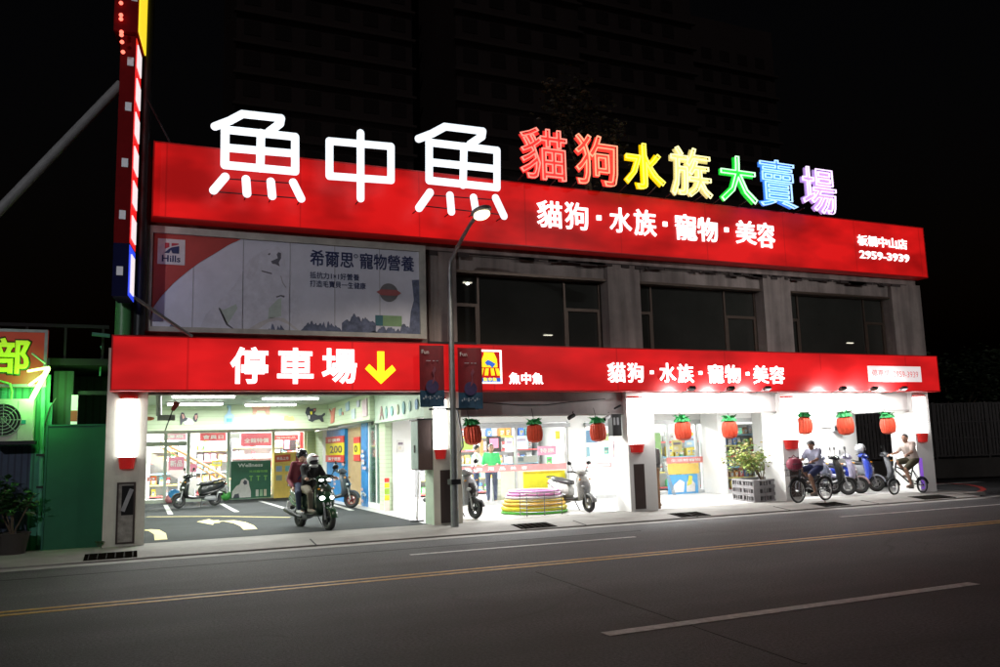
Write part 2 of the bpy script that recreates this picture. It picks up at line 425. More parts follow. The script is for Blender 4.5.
# apron sloping from the gutter to pavement level, corner rounded into the side street
mb = MB()
mb.rings([[Vector((x, y0g, -.03)), Vector((x, y0g, .03)), Vector((x, y0g+.5, PZ)), Vector((x, y0g+.5, -.03))] for x in (-60, -20, -5, 0, 5, 10, 15, 19.6)])
struct('kerb', mb, A_['pave'])
struct('pavement', MB().box(-60, 20.5, y0g+.5, YF+.25, -.04, PZ), A_['pave'])
struct('arcade_floor', MB().box(5.55, 20.5, YF+.25, 27.5, -.04, PZ+.002), A_['tile_floor'])
struct('parking_floor', MB().box(-.4, 5.55, YF+.25, 30.2, -.04, PZ+.001), A_['asphalt_bay'])
struct('shop_floor', MB().box(-.4, 6.0, 30.2, 37, -.04, PZ+.003), A_['tile_floor'])
struct('side_ground', MB().box(-60, -.44, YF+.25, 40, -.04, PZ-.002), A_['asphalt_dark'])
for i, x in enumerate((2.9, 6.9, 8.2, 10.9, 13.4, 16.1, 18.7)):
    struct('kerb_joint', MB().obox((x, y0g+.25, .0575), (.012, .26, .004), M=Matrix.Rotation(math.atan2(.05, .5), 3, 'X')), A_['seam'])
# road paint
def line(name, p0, p1, wd, m, z=.004):
    p0, p1 = Vector((p0[0], p0[1], 0)), Vector((p1[0], p1[1], 0)); d = (p1-p0).normalized(); n = Vector((-d.y, d.x, 0))*wd/2
    up = Vector((0, 0, z)); lo = Vector((0, 0, z-.003))
    return struct(name, MB().rings([[p0-n+lo, p0-n+up, p0+n+up, p0+n+lo], [p1-n+lo, p1-n+up, p1+n+up, p1+n+lo]]), m)
wl, wr = gnd(605, 634.5, 0), gnd(974, 583.5, 0)
line('lane_dash', wl, wr, .15, A_['paint_white'])
a0 = gnd(291, 667.5, 0); line('lane_dash', (a0.x-5.0, wl.y-.02), (a0.x+.35, wl.y), .15, A_['paint_white'])
ym = gnd(500, 568, 0).y
for dy in (-.11, .11): line('yellow_centre_line', (-50, ym+dy), (100, ym+dy), .1, A_['paint_yellow'])
e0, e1 = gnd(410, 555, 0), gnd(635, 537, 0)
line('edge_line', (e0.x, e0.y), (e1.x, e1.y), .1, A_['paint_white'])
e2 = gnd(840, 517, 0); line('edge_line', (e2.x, e2.y), (24, e2.y-.1), .1, A_['paint_white'])
line('edge_line', (19.9, 14.6), (34, 14.75), .22, A_['gutter'])
line('edge_line', (20.6, 19.3), (26, 19.3), .35, A_['paint_white'])
s0, s1 = gnd(537, 572, 0), gnd(805, 664, 0)
line('asphalt_seam', s0, s1, .035, A_['seam'], .0035)
line('asphalt_seam', (-30, 13.35), (8.6, 13.3), .05, A_['seam'], .0035)
# red no-parking arc of the street corner
arc = [gnd(px, py, 0) for px, py in ((925, 483.5), (950, 483.5), (968, 484.5), (980, 487), (984, 489.5), (978, 492), (965, 494))]
mb = MB(); rs = []
for i, p in enumerate(arc):
    t = (arc[min(i+1, 6)]-arc[max(i-1, 0)]).normalized(); n = Vector((-t.y, t.x, 0))*.07
    rs.append([p-n+Vector((0,0,.001)), p-n+Vector((0,0,.005)), p+n+Vector((0,0,.005)), p+n+Vector((0,0,.001))])
struct('kerb_marking', mb.rings(rs), A_['paint_red'])
# parking marks
def pflat(name, pts, m, z=PZ+.006):
    ps = [gnd(x, y, PZ) for x, y in pts]; return struct(name, MB().slab([(p.x, p.y) for p in ps], z-.004, z), m)
def pband(name, pts, wd, m, z=PZ+.006):
    ps = [gnd(x, y, PZ) for x, y in pts]; rs = []
    for i, p in enumerate(ps):
        t = (ps[min(i+1, len(ps)-1)]-ps[max(i-1, 0)]).normalized(); n = Vector((-t.y, t.x, 0))*wd/2
        rs.append([Vector((q.x, q.y, z-h)) for q, h in ((p-n, .004), (p-n, 0), (p+n, 0), (p+n, .004))])
    return struct(name, MB().rings(rs), m)
for a, b in (((165.5, 505), (170.6, 514.5)), ((221.6, 503.8), (236.8, 512)), ((259.8, 501), (285, 508.4)), ((330, 504), (352, 510.5))): pband('parking_line', [a, b], .13, A_['paint_white'])
pband('parking_line', [(147, 517), (220, 516.5), (290, 517.5)], .09, A_['paint_pale_yellow'])
pband('direction_arrow', [(218, 521.5), (229, 521), (240, 523), (247, 526), (250.5, 529.5)], .27, A_['paint_pale_yellow'])
pflat('direction_arrow', [(197, 522), (209, 519.3), (213, 520.7), (219, 520.4), (220, 522.8), (214, 523.2), (213, 525)], A_['paint_pale_yellow'], PZ+.007)
pband('parking_line', [(146, 530), (154, 530.5), (160, 534), (161, 540)], .22, A_['paint_pale_yellow'])

# ================================================================== PET STORE BUILDING
bld = thing('pet_store', 'two storey concrete pet store with lit ground floor arcade and parking bay', 'shop building', (9.8, 23, 0))
XL, XR = -.42, 20.05
PIL = [(-.44, .22), (5.62, 6.24), (10.38, 11.05), (14.72, 15.32), (19.4, 20.05)]
px_ = [rect(104.5, 400, 146, 540, YF)[:2], rect(433, 400, 461.5, 500, YF)[:2], rect(628.5, 400, 655.5, 500, YF)[:2], rect(783, 400, 799, 497, YF)[:2], rect(917, 430, 933, 470, YF)[:2]]
PIL = [tuple(p) for p in px_]
for i, (a, b) in enumerate(PIL):
    d = (.45, .55, .6, .7, .8)[i]
    mb = MB().box(a, b, YF, YF+d, PZ, 3.55)
    o = mb.build('pillar', [A_['pillar'] if i < 2 else A_['white_wall'], A_['pillar_green']], bld)
    if i == 1:
        for p in o.data.polygons:
            if p.normal.x < -.9: p.material_index = 1
    # recessed plate low on the pillar
    bx = ((118, 484, 133, 542), (440.5, 470, 450.5, 523), (634.5, 464, 645, 509), (790, 457, 799, 497), None)[i]
    if bx:
        x0, x1, z0, z1 = rect(*bx, YF); 
        if i == 3: x1 = b-.03
        fr = MB(); t = .03
        fr.box(x0-t, x0, YF-.02, YF+.001, z0-t, z1+t).box(x1, x1+t, YF-.02, YF+.001, z0-t, z1+t).box(x0, x1, YF-.02, YF+.001, z1, z1+t).box(x0, x1, YF-.02, YF+.001, z0-t, z0)
        pl = MB().box(x0, x1, YF-.012, YF-.002, z0, z1).build('recess_plate', A_['brown_plate'] if i else A_['white_wall'], o)
        if i == 0:
            pl.data.materials[0] = ic('peeling', (.32, .3, .27), .8, var=.6, scale=7)
            MB().box(x0+.05, x1, YF-.016, YF-.013, z0+.46*(z1-z0), z1-.03).build('recess_panel', A_['black'], o)
            cx = (x0+x1)/2
            MB().obox((cx+.02, YF-.03, z0+.72*(z1-z0)), (.035, .012, .2), M=Matrix.Rotation(R(20), 3, 'Y')).build('loose_board', A_['shirt_grey'], o)
            fr.build('recess_frame', A_['brown_plate'], o)
MB().box(XL, XR, YF+.3, YF+.6, 2.74, 3.62).build('wall', A_['concrete'], bld)                 # behind the lower sign
# upper storey
ZR = 7.15
w_cols = [rect(428, 280, 456, 340, YF)[:2], rect(608, 280, 640, 340, YF)[:2], rect(764, 290, 791, 345, YF)[:2], rect(893, 300, 922, 350, YF)[:2]]
ZB = at(640, 282, YF+.12).z
for i, (a, b) in enumerate(w_cols):
    MB().box(a, b, YF-.05, YF+.6, 3.62, 5.75).build('column', A_['concrete'], bld)
    MB().box(a+.1, a+.2, YF-.065, YF-.05, 3.62, 5.7).build('downpipe', A_['concrete'], bld) if i in (0,) else None
for i in range(3):
    a, b = w_cols[i][1], w_cols[i+1][0]
    MB().box(a, b, YF+.08, YF+.5, ZB, 5.75).build('beam', A_['concrete'], bld)
    MB().box(a, b, YF+.02, YF+.5, ZB-.06, ZB-.002).build('window_lintel', A_['bronze'], bld)
    wn = MB(); zb = 3.5; t = .05; yw = YF+.3
    xs = [a+.02, a+.5, b-1.0 if i < 2 else b-.75, b-.04] if i else [a+.02, a+.62, b-.98, b-.06]
    for x in xs: wn.box(x-t/2, x+t/2, yw-.04, yw+.05, zb, ZB-.062)
    wn.box(a, b, yw-.042, yw+.052, zb-.06, zb-.001)
    zt = zb+.62*(ZB-zb)
    for x0, x1 in ((xs[0], xs[1]), (xs[2], xs[3])):
        wn.box(x0+t/2, x1-t/2, yw-.045, yw+.045, zt-.035, zt+.035)
        wn.box(x0+t/2, x0+t/2+.05, yw-.045, yw+.045, zb, zt-.036); wn.box(x1-t/2-.05, x1-t/2, yw-.045, yw+.045, zb, zt-.036)
        wn.box(x0+t/2+.051, x1-t/2-.051, yw-.045, yw+.045, zb, zb+.05)
    f = wn.build('window', A_['bronze'], bld)
    MB().box(a, b, yw, yw+.02, zb, ZB-.063).build('pane', A_['dark_glass'], f)
MB().box(XL+.1, w_cols[0][0], YF+.05, YF+.4, 3.62, 5.75).build('wall', A_['concrete'], bld)
MB().box(XL+.4, XR-.15, YF-.02, YF+.6, 5.752, ZR).build('parapet', A_['concrete'], bld)
rnd = random.Random(3)
sb = MB().box(4.85, 19.5, YF-.066, YF-.054, 5.725, 5.745)
for k in range(46):
    x = rnd.uniform(4.9, 19.4); l = rnd.uniform(.02, .16)
    sb.box(x, x+rnd.uniform(.08, .5), YF-.085, YF-.055, 5.71-l*.5, 5.74-rnd.uniform(0, .02))
sb.build('broken_cornice', A_['soot'], bld)
MB().box(XL+.3, XL+.55, YF+.6, 36.5, 3.6, ZR).build('side_wall', A_['concrete'], bld)
MB().box(XR-.4, XR-.15, YF+.6, 36.5, 3.3, ZR).build('side_wall', A_['concrete'], bld)
MB().box(XL+.3, XR-.15, 36.5, 36.8, 0, ZR).build('rear_wall', A_['concrete'], bld)
MB().box(XL+.25, XR-.1, YF+.61, 36.9, ZR-.25, ZR-.1).build('roof', A_['concrete'], bld)
# ---- parking bay
CZ = 3.08
MB().box(XL, 5.9, YF+.62, 30.25, CZ, CZ+.2).build('ceiling', ic('ceiling_green', (.42, .5, .42), .6, var=.08), bld)
MB().box(XL, XL+.15, YF+.46, 36.4, PZ, CZ-.002).build('side_wall', A_['pale_green'], bld)
FB = 25.9; zf = at(328, 428, FB).z
MB().box(XL+.16, 5.5, FB, FB+.35, zf, CZ-.002).build('frieze', A_['pale_green'], bld)
MB().box(5.5, 5.9, 20.85, FB+.3, at(369.5, 419.6, 20.85).z, CZ-.003).build('frieze', A_['pale_green'], bld)
MB().box(XL+.16, 5.9, FB+.351, 30.2, zf+.02, zf+.1).build('soffit', ic('soffit', (.5, .56, .44), .6), bld)
# right hand wall of the bay (X = 5.9): blue cabinets, doors, glass
BLUE = ic('blue_panel', (.015, .22, .55), .4, var=.35, scale=3)
def xwall(name, px0, px1, z0, z1, m, x=5.9, th=.12, py=455, parent=None):
    ya, yb = atx(px0, py, x).y, atx(px1, py, x).y
    return MB().box(x, x+th, min(ya, yb), max(ya, yb), z0, z1).build(name, m, parent or bld)
MB().box(6.05, 6.2, 21.5, 30.2, PZ, CZ-.002).build('side_wall', A_['white_wall'], bld)
xwall('wall_panel', 315, 322.5, PZ, zf, A_['pale_green'], 5.9, .1)
xwall('wall_panel', 322.7, 326.6, PZ, zf, A_['white_wall'], 5.9, .1)
zc = at(330, 430, 27).z
xwall('blue_panel', 326.8, 344.8, PZ, 2.3, BLUE, 5.88, .12)
xwall('door', 345, 361, PZ, 2.3, ic('door_wood', (.42, .3, .16), .5), 5.98, .05)
xwall('blue_panel', 361.2, 367.2, PZ, 2.38, BLUE, 5.905, .045)
f = xwall('glass_door', 367.6, 384.5, PZ+.14, 2.3, GLG, 5.95, .02)
for a, b, z0, z1 in ((367.6, 369, PZ, 2.38), (383.4, 385, PZ, 2.38), (375.6, 376.4, PZ+.14, 2.3)): xwall('door_frame', a, b, z0, z1, A_['white_plastic'], 5.93, .07, parent=f)
xwall('door_sill', 367.6, 384.9, PZ, PZ+.139, A_['white_plastic'], 5.92, .09, parent=f)
x0, x1, _, _ = rect(306, 430, 315.5, 500, 30.1)
MB().box(x0, 5.9, 29.9, 30.15, PZ, zf+.02).build('wall_panel', A_['pale_green'], bld)
# shop front at the back of the bay
gx0, gx1 = XL+.16, x0
gf = MB(); gy = 30.1
mull = [at(p, 470, gy).x for p in (165, 188, 228, 273)]
for x in [gx0+.03]+mull+[gx1-.03]: gf.box(x-.05, x+.05, gy-.05, gy+.05, PZ, 2.42)
gf.box(gx0, gx1, gy-.055, gy+.055, PZ, PZ+.12); gf.box(gx0, gx1, gy-.055, gy+.055, 2.42, 2.6)
gf.box(gx0, mull[1]-.06, gy-.045, gy+.045, 1.95, 2.1)
g = gf.build('shopfront', ic('frame_green', (.74, .79, .7), .5), bld)
MB().box(gx0, gx1, gy-.006, gy+.006, PZ+.121, 2.419).build('pane', GL, g)
# shop room behind the bay
MB().box(XL+.2, 9.0, 34.6, 34.8, PZ, 3.2).build('rear_wall', A_['white_wall'], bld)
MB().box(XL+.2, 9.0, 30.26, 34.6, 3.05, 3.2).build('ceiling', A_['white_wall'], bld)
MB().box(6.2, 6.3, 30.2, 34.6, PZ, 3.05).build('side_wall', A_['white_wall'], bld)
# ---- arcade and shops
bz = at(530, 416, YF+.2).z
MB().box(PIL[1][1], PIL[2][0], YF+.16, YF+.4, bz, 3.2).build('beam', A_['beam_grey'], bld)
MB().box(PIL[2][1], PIL[3][0], YF+.16, YF+.4, at(710, 412, YF+.2).z, 3.2).build('beam', A_['white_wall'], bld)
MB().box(PIL[3][1], PIL[4][0], YF+.16, YF+.4, at(860, 411, YF+.2).z, 3.2).build('beam', A_['white_wall'], bld)
MB().box(5.9, XR, YF+.61, YG+.3, 2.75, 2.9).build('ceiling', A_['white_wall'], bld)
# side beam over the gap between bay and arcade, with faint lettering
sx = PIL[1][0]+.05
MB().box(sx, sx+.3, YF+.56, 20.84, 2.3, CZ+.1).build('beam', ic('mint', (.5, .64, .5), .5), bld)
pr0 = at(392, 450, 20.85).x
MB().box(5.9, pr0, 20.84, 21.4, PZ, CZ-.004).build('pier', A_['pale_green'], bld)
MB().box(pr0+.002, at(411, 450, 20.8).x, 20.8, 21.3, PZ, 2.8).build('pier', A_['white_wall'], bld)
# glass fronts bay 2 and 3 at YG, solid white wall of bay 4 at Y 18.4
hz = 2.14
def front(px0, px1, sub, y=YG, head=hz, z0=PZ):
    a, b = at(px0, 460, y).x, at(px1, 460, y).x
    m = MB(); m.box(a, a+.07, y-.05, y+.05, z0, head); m.box(b-.07, b, y-.05, y+.05, z0, head)
    m.box(a, b, y-.055, y+.055, head, head+.12); m.box(a+.071, b-.071, y-.05, y+.05, z0, z0+.1)
    for s in sub:
        x = at(s, 460, y).x; m.box(x-.035, x+.035, y-.045, y+.045, z0+.101, head-.001)
    f = m.build('shopfront', ic('alu', (.55, .56, .56), .35, metal=.4), bld)
    MB().box(a+.07, b-.07, y-.006, y+.006, z0+.1, head).build('pane', GL, f)
    return a, b
fa = front(452, 567.5, (516,)); fb_ = front(584, 625, ()); fc = front(645, 704, (668.5, 697)); fd = front(724, 768, (), 19.9)
def wallseg(a, b, y=YG, z0=PZ, z1=2.76): return MB().box(a, b, y-.09, y+.12, z0, z1).build('wall', A_['white_wall'], bld)
wallseg(at(411, 450, 20.8).x+.6, fa[0]); wallseg(fa[1], fb_[0]); wallseg(fb_[1], fc[0]); wallseg(fc[1], fc[1]+1.2); YD = 19.9; wallseg(at(717, 450, YD).x, fd[0], YD); MB().box(at(717, 450, YD).x, at(717, 450, YD).x+.1, YD+.121, YG-.1, PZ, 2.75).build('wall', A_['white_wall'], bld)
X4 = at(790, 450, 18.4).x
wallseg(fd[1], X4+.3, YD)
for a, b, yy in ((*fa, YG), (*fb_, YG), (*fc, YG), (*fd, YD)): wallseg(a+.001, b-.001, yy, hz+.121, 2.75)
MB().box(X4, 19.62, 18.4, 18.6, PZ, 2.749).build('wall', A_['white_wall'], bld)
MB().box(X4-.1, X4-.001, 18.4, YD-.1, PZ, 2.748).build('wall', A_['white_wall'], bld)
MB().box(19.5, 19.8, YF+.81, 18.39, 2.28, 2.748).build('beam', A_['white_wall'], bld)
for i_, (fx_, nm_) in enumerate(((fa, 0), (fb_, 0))):
    MB().box(fx_[0]-.02, fx_[1]+.02, YG-.2, YG-.06, hz-.03, hz+.075).build('shutter_rail', A_['grey_plastic'], bld)
for a, b, yy in ((PIL[1][1], PIL[2][0], YF+.158), (PIL[2][1], PIL[3][0], YF+.158), (PIL[3][1], PIL[4][0], YF+.158)):
    MB().box(a+.01, b-.01, yy-.03, yy, 2.265, 2.3).build('trim_rail', ic('trim_grey', (.45, .44, .42), .6), bld)
# shop room
MB().box(6.3, 22, 26.2, 26.4, PZ, 3.2).build('rear_wall', A_['white_wall'], bld)
MB().box(6.3, 22, YG+.31, 26.2, 2.9, 3.05).build('ceiling', A_['white_wall'], bld)
MB().box(6.2, 6.32, YG+.13, 26.2, PZ, 2.899).build('side_wall', A_['white_wall'], bld)
MB().box(19.7, 19.9, YG+.13, 36.5, PZ, 3.29).build('side_wall', A_['white_wall'], bld)
MB().box(13.0, 13.15, YG+.6, 26.2, PZ, 2.899).build('side_wall', A_['white_wall'], bld)

# ================================================================== LAMPS
def ceiling_tube(c, length, axis, label, group, power, col=(.97, 1, .95)):
    t = thing('ceiling_light', label, 'ceiling light', c, group)
    hx, hy = (length/2, .09) if axis == 'x' else (.09, length/2)
    MB().box(c[0]-hx, c[0]+hx, c[1]-hy, c[1]+hy, c[2]-.05, c[2]-.002).build('fixture', A_['white_plastic'], t)
    d = .05; m = MB()
    for s in (-1, 1):
        o = Vector((0, s*d, 0)) if axis == 'x' else Vector((s*d, 0, 0)); e = Vector((hx-.04, 0, 0)) if axis == 'x' else Vector((0, hy-.04, 0))
        m.cyl(Vector(c)+o-e+Vector((0, 0, -.075)), Vector(c)+o+e+Vector((0, 0, -.075)), .022, n=8)
    m.build('tube', A_['tube_light'], t)
    area('tube_light', (c[0], c[1], c[2]-.12), length, power, col, (0, 0, 0) if axis == 'x' else (0, 0, R(90)), t, .16)
    return t
for x, y, l in ((1.55, 18.3, 'front left tube light under parking bay ceiling'), (1.5, 21.2, 'second tube light at left under parking bay ceiling'), (1.5, 24.2, 'rearmost left tube light by the striped frieze'),
                (3.9, 19.2, 'front right tube light under parking bay ceiling'), (3.7, 22.0, 'second tube light at right under parking bay ceiling'), (3.6, 24.8, 'rearmost right tube light by the striped frieze')):
    ceiling_tube((x, y, CZ), 1.5, 'x', l, 'parking bay ceiling lights', 130)
for x in (.8, 3.2, 5.2): ceiling_tube((x, 32.0, 3.05), 1.5, 'x', 'tube light over the shop floor behind the parking bay glass', 'shop ceiling lights behind the bay', 560, (1, 1, 1))
for x in (7.6, 10.2, 14.2, 17.2): ceiling_tube((x, 23.0, 2.9), 1.5, 'x', 'tube light over the goods inside the arcade shop', 'arcade shop ceiling lights', 540, (1, 1, 1))
for x, p, l in ((8.3, 260, 'tube light under arcade ceiling in the bay with the hoops'), (12.7, 290, 'tube light under arcade ceiling in the bay with the shrub'), (17.3, 290, 'tube light under arcade ceiling over the parked scooters')):
    ceiling_tube((x, 17.9, 2.75), 1.5, 'x', l, 'arcade ceiling lights', p, (1, 1, .98))

def light_box(x0, x1, z0, z1, zc1, label):
    """white tubular pillar lamp between red caps"""
    t = thing('pillar_lamp', label, 'wall lamp', ((x0+x1)/2, YF, z0), 'lamps on the arcade pillars')
    cx = (x0+x1)/2; r = (x1-x0)/2
    def half(m, za, zb, ra, rb):
        rs = []
        for z, rr in ((za, ra), (zb, rb)):
            rs.append([Vector((cx+rr*math.cos(PI+PI*k/12), YF-.001+rr*.75*math.sin(PI+PI*k/12), z)) for k in range(13)])
        return m.rings(rs)
    half(MB(), zc1, z1-.05, r, r).build('diffuser', A_['lamp_white'], t)
    half(MB(), z0, zc1-.001, r*.8, r*1.02).build('cap', A_['red_cap'], t); half(MB(), z1-.049, z1, r*1.03, r*1.03).build('cap', A_['red_cap'], t)
    return t
for i, (bx, pyc, l) in enumerate((((119, 396, 136.5, 469), 457, 'white tube lamp with red caps on the leftmost pillar beside green panel'),
                       ((432.5, 397, 447.5, 459), 449, 'white tube lamp with red caps behind the street lamp post'),
                       ((628.5, 396, 645, 452.5), 444, 'white tube lamp with red caps on pillar right of the white scooter'),
                       ((784.5, 396, 799, 449), 439.5, 'white tube lamp with red caps on pillar behind the bicycle with pink bag'),
                       ((916, 395, 928, 442), 433, 'white tube lamp with red caps on the rightmost pillar'))):
    x0, x1, z0, z1 = rect(*bx, YF-.1); a, b = PIL[i]
    x0 = max(x0, a+.03); x1 = min(x1, b-.03)
    light_box(x0, x1, z0, z1, at((bx[0]+bx[2])/2, pyc, YF-.1).z, l)

# ================================================================== SIGNS
def signboard(name, label, box, y, depth, face, side):
    x0, x1, z0, z1 = box
    t = thing(name, label, 'shop sign', ((x0+x1)/2, y, z0))
    MB().box(x0, x1, y+.03, y+depth, z0, z1).build('housing', side, t)
    MB().box(x0+.025, x1-.025, y, y+.029, z0+.025, z1-.025).build('face', face, t)
    f = MB().box(x0, x1, y-.008, y+.0295, z1-.024, z1).box(x0, x1, y-.008, y+.0295, z0, z0+.024).box(x0, x0+.024, y-.008, y+.0295, z0+.0245, z1-.0245).box(x1-.024, x1, y-.008, y+.0295, z0+.0245, z1-.0245)
    f.build('frame', A_['red_side'], t)
    return t
ux0, ux1 = at(152.5, 180, YU).x, at(925.5, 252, YU).x; uz0, uz1 = at(540, 247.5, YU).z, at(540, 184.5, YU).z
up_sign = signboard('signboard', 'long red backlit signboard along the roof edge with small white lettering', (ux0, ux1, uz0, uz1), YU, .34, A_['red_upper'], A_['red_side'])
for ch, b in (('貓', (536.4, 201, 561.6, 228)), ('狗', (564.4, 203, 587.6, 230)), ('水', (609, 208, 631, 233)), ('族', (633.6, 210, 655.6, 236.4)), ('寵', (674, 214.5, 696, 240.5)), ('物', (697, 218, 717, 242)), ('美', (735, 221, 755.4, 244.4)), ('容', (756.5, 223, 774, 248))):
    ptext('character', ch, b, YU-.002, A_['text_white'], up_sign, depth=.05, bold=.015)
def dot(px, py, r, Y, par):
    p = at(px, py, Y); MB().box(p.x-r, p.x+r, Y-.04, Y, p.z-r, p.z+r).build('dot', A_['text_white'], par)
for px, py in ((598.5, 218), (664.6, 224.3), (726, 230)): dot(px, py, .055, YU-.001, up_sign)
p0, p1 = at(858, 239.5, YU), at(908, 246.5, YU)
glyph('branch_name', '板橋中山店', (at(857.5, 245.5, YU).x, YU-.002, at(857.5, 245.3, YU).z), (at(907, 250, YU).x-at(857.5, 245, YU).x, 0, 0), (0, 0, .29), A_['text_white'], up_sign, depth=.03, bold=.02)
glyph('phone_number', '2959-3939', (at(859.3, 257, YU).x, YU-.002, at(859, 258.3, YU).z), (at(908.6, 257, YU).x-at(859.3, 257, YU).x, 0, 0), (0, 0, .22), A_['text_white'], up_sign, depth=.03, bold=.022)

lx0, lx1 = at(111, 360, YS).x, at(938.5, 373, YS).x; lz0, lz1 = at(525, 391.2, YS).z, at(525, 345.3, YS).z
low_sign = signboard('signboard', 'long red backlit signboard over the ground floor with parking arrow', (lx0, lx1, lz0, lz1), YS, .3, A_['red_lower'], A_['red_side'])
for ch, b in (('停', (230, 347, 268, 384)), ('車', (277, 348, 313.4, 384)), ('場', (321.4, 348.6, 356.6, 384))):
    ptext('character', ch, b, YS-.002, A_['text_white'], low_sign, depth=.05, bold=.027)
for ch, b in (('貓', (607, 362.4, 625, 382.6)), ('狗', (627, 363, 643, 382.6)), ('水', (659, 363, 675, 382.6)), ('族', (677, 364, 693, 383)), ('寵', (707, 364.4, 723, 383)), ('物', (724.5, 365, 740, 383)), ('美', (752.5, 365.5, 768, 383.7)), ('容', (769, 366, 784, 384))):
    ptext('character', ch, b, YS-.002, A_['text_white'], low_sign, depth=.04, bold=.016)
for px, py in ((651.4, 372.4), (700, 373), (747, 373.8)): dot(px, py, .04, YS-.001, low_sign)
# yellow arrow
x0, x1, z0, z1 = rect(365, 351.6, 395.4, 384, YS); w_, h_ = x1-x0, z1-z0
P = [(.40, 1), (.62, 1), (.62, .36), (.88, .58), (1, .43), (.51, 0), (0, .46), (.13, .6), (.40, .36)]
MB().prism([(x0+w_*a, z0+h_*b) for a, b in P], YS-.03, YS-.001).build('arrow', A_['text_yellow'], low_sign)
# emblem
x0, x1, z0, z1 = rect(477, 350, 501.5, 383.6, YS); t = .035
MB().box(x0, x1, YS-.02, YS-.001, z1-t, z1).box(x0, x1, YS-.02, YS-.001, z0, z0+t).box(x0, x0+t, YS-.02, YS-.001, z0+t+.001, z1-t-.001).box(x1-t, x1, YS-.02, YS-.001, z0+t+.001, z1-t-.001).build('emblem_frame', A_['text_white'], low_sign)
w_, h_ = x1-x0, z1-z0
q = lambda a, b: (x0+w_*a, z0+h_*b)
MB().prism([q(.2, .72), q(.28, .86), (q(.3, .93)), q(.68, .92), q(.72, .86), q(.8, .72), q(.82, .48), q(.18, .48)], YS-.025, YS-.001).build('emblem_body', A_['logo_yellow'], low_sign)
m = MB()
for a, b in ((.2, .12), (.4, .36), (.6, .64), (.8, .88)): m.prism([q(a-.06, .45), q(a+.06, .45), q(b+.07, .24), q(b-.07, .24)], YS-.025, YS-.001)
m.build('emblem_rays', A_['logo_yellow'], low_sign)
MB().prism([q(.3, .62), q(.42, .7), q(.55, .66), q(.74, .58), q(.66, .52), q(.6, .46), q(.5, .54), q(.38, .54)], YS-.035, YS-.026).build('emblem_fish', A_['logo_blue'], low_sign)
MB().box(x0+t, x1-t, YS-.018, YS-.001, z0+t+.001, z0+.17*h_).build('emblem_band', A_['logo_blue'], low_sign)
glyph('emblem_lettering', '魚中魚', (x0+.12, YS-.019, z0+.045), (w_-.24, 0, 0), (0, 0, .08), A_['text_yellow'], low_sign, depth=.006, bold=.02)
ptext('small_lettering', '魚中魚', (508.5, 372.6, 543, 384.4), YS-.002, A_['text_white'], low_sign, depth=.03, bold=.03)
# white plate
x0, x1, z0, z1 = rect(868, 366.3, 920.5, 381.8, YS)
MB().box(x0, x1, YS-.02, YS-.001, z0, z1).build('plate', mat('plate_white', (.6, .55, .55), .4, emit=.62, ecol=(1, .9, .9), var=0), low_sign)
glyph('plate_lettering', '停車場  2959-3939', (x0+.12, YS-.021, z0+.1), (x1-x0-.24, 0, 0), (0, 0, z1-z0-.2), mat('faint_pink', (.6, .1, .1), .5, emit=.4, ecol=(1, .4, .42), var=0), low_sign, depth=.005, bold=0)
# spot lamps under the lower sign
for k, px in enumerate((691.5, 730.5, 767, 842.5, 874, 903.5)):
    p = at(px, 388.5, YS-.36)
    t = thing('sign_spotlight', 'small black floodlight under the red signboard, %s' % ('above left shop window behind shrub bay', 'above the shrub bay door', 'just left of the pillar with the bicycle', 'above the grey parked scooter', 'above the blue parked scooter', 'nearest the right end of the signboard')[k], 'floodlight', (p.x, YS, lz0), 'floodlights under the signboard')
    Mx = Matrix.Rotation(R(-25), 3, 'X')
    MB().obox(p, (.085, .06, .035), M=Mx).build('lamp_housing', A_['black'], t)
    MB().cyl((p.x, YS+.02, lz0-.02), (p.x, p.y+.02, p.z-.02), .012, n=6).build('arm', A_['dark_metal'], t)
    spot('floodlight', p+Vector((-.14, .05, -.03)), (p.x-.1, YF+.3, lz0-.1), 95, (1, .97, .95), 165, .5, .05, t)

# ---- roof-top channel characters
YC = 15.35
def stroke_char(label, strokes, rpx, rails):
    ps = [[at(x, y, YC) for x, y in s] for s in strokes]
    c = ps[0][0]
    t = thing('rooftop_character', label, 'neon character', (c.x, YC, uz0), 'illuminated characters standing on the roof edge')
    m = MB(); rad = rpx/FPX*(at(strokes[0][0][0], 160, YC)-CAM).length*.95
    for s in ps:
        loop = (s[0]-s[-1]).length < .01
        for a, b in zip(s[:-1], s[1:]): m.tube([a, b], rad, 12, flat=(1, .6, 1))
        for a in (s[:-1] if loop else s): m.ell(a, (rad, rad*.6, rad), 12, 8)
    m.build('light_tube', A_['letter_white'], t)
    r_ = MB()
    for (a, b) in rails: r_.cyl(at(*a, YC+.12), at(*b, YC+.12), .012, n=6)
    for s in ps[-4:]: r_.cyl(s[-1]+Vector((0, .02, 0)), s[-1]+Vector((0, YU-YC, 0)), .012, n=6)
    r_.build('mounting_rail', A_['dark_metal'], t)
def c1(x, y): return (150+x/5, 100+y/5)
def c2(x, y): return (340+x/5, 100+y/5)
def fish(c, hook, box, mv, mh, legs):
    (l, t_), (r, tr), (r_, br), (l_, bl) = box
    return [[c(*p) for p in s] for s in [hook, [(l, t_), (r, tr), (r_, br), (l_, bl), (l, t_)], mv, mh]+legs]
stroke_char('leftmost big white fish character above the red signboard', fish(c1, [(325,132),(400,103),(462,70),(655,91),(650,118),(597,158)], [(376,148),(726,184),(726,357),(374,325)], [(555,165),(551,342)], [(376,238),(726,268)],
            [[(376,384),(318,452)], [(480,396),(485,468)], [(604,408),(611,480)], [(716,412),(756,493)]]), 4.15, [(c1(360, 392), c1(735, 418)), (c1(345, 460), c1(750, 492))])
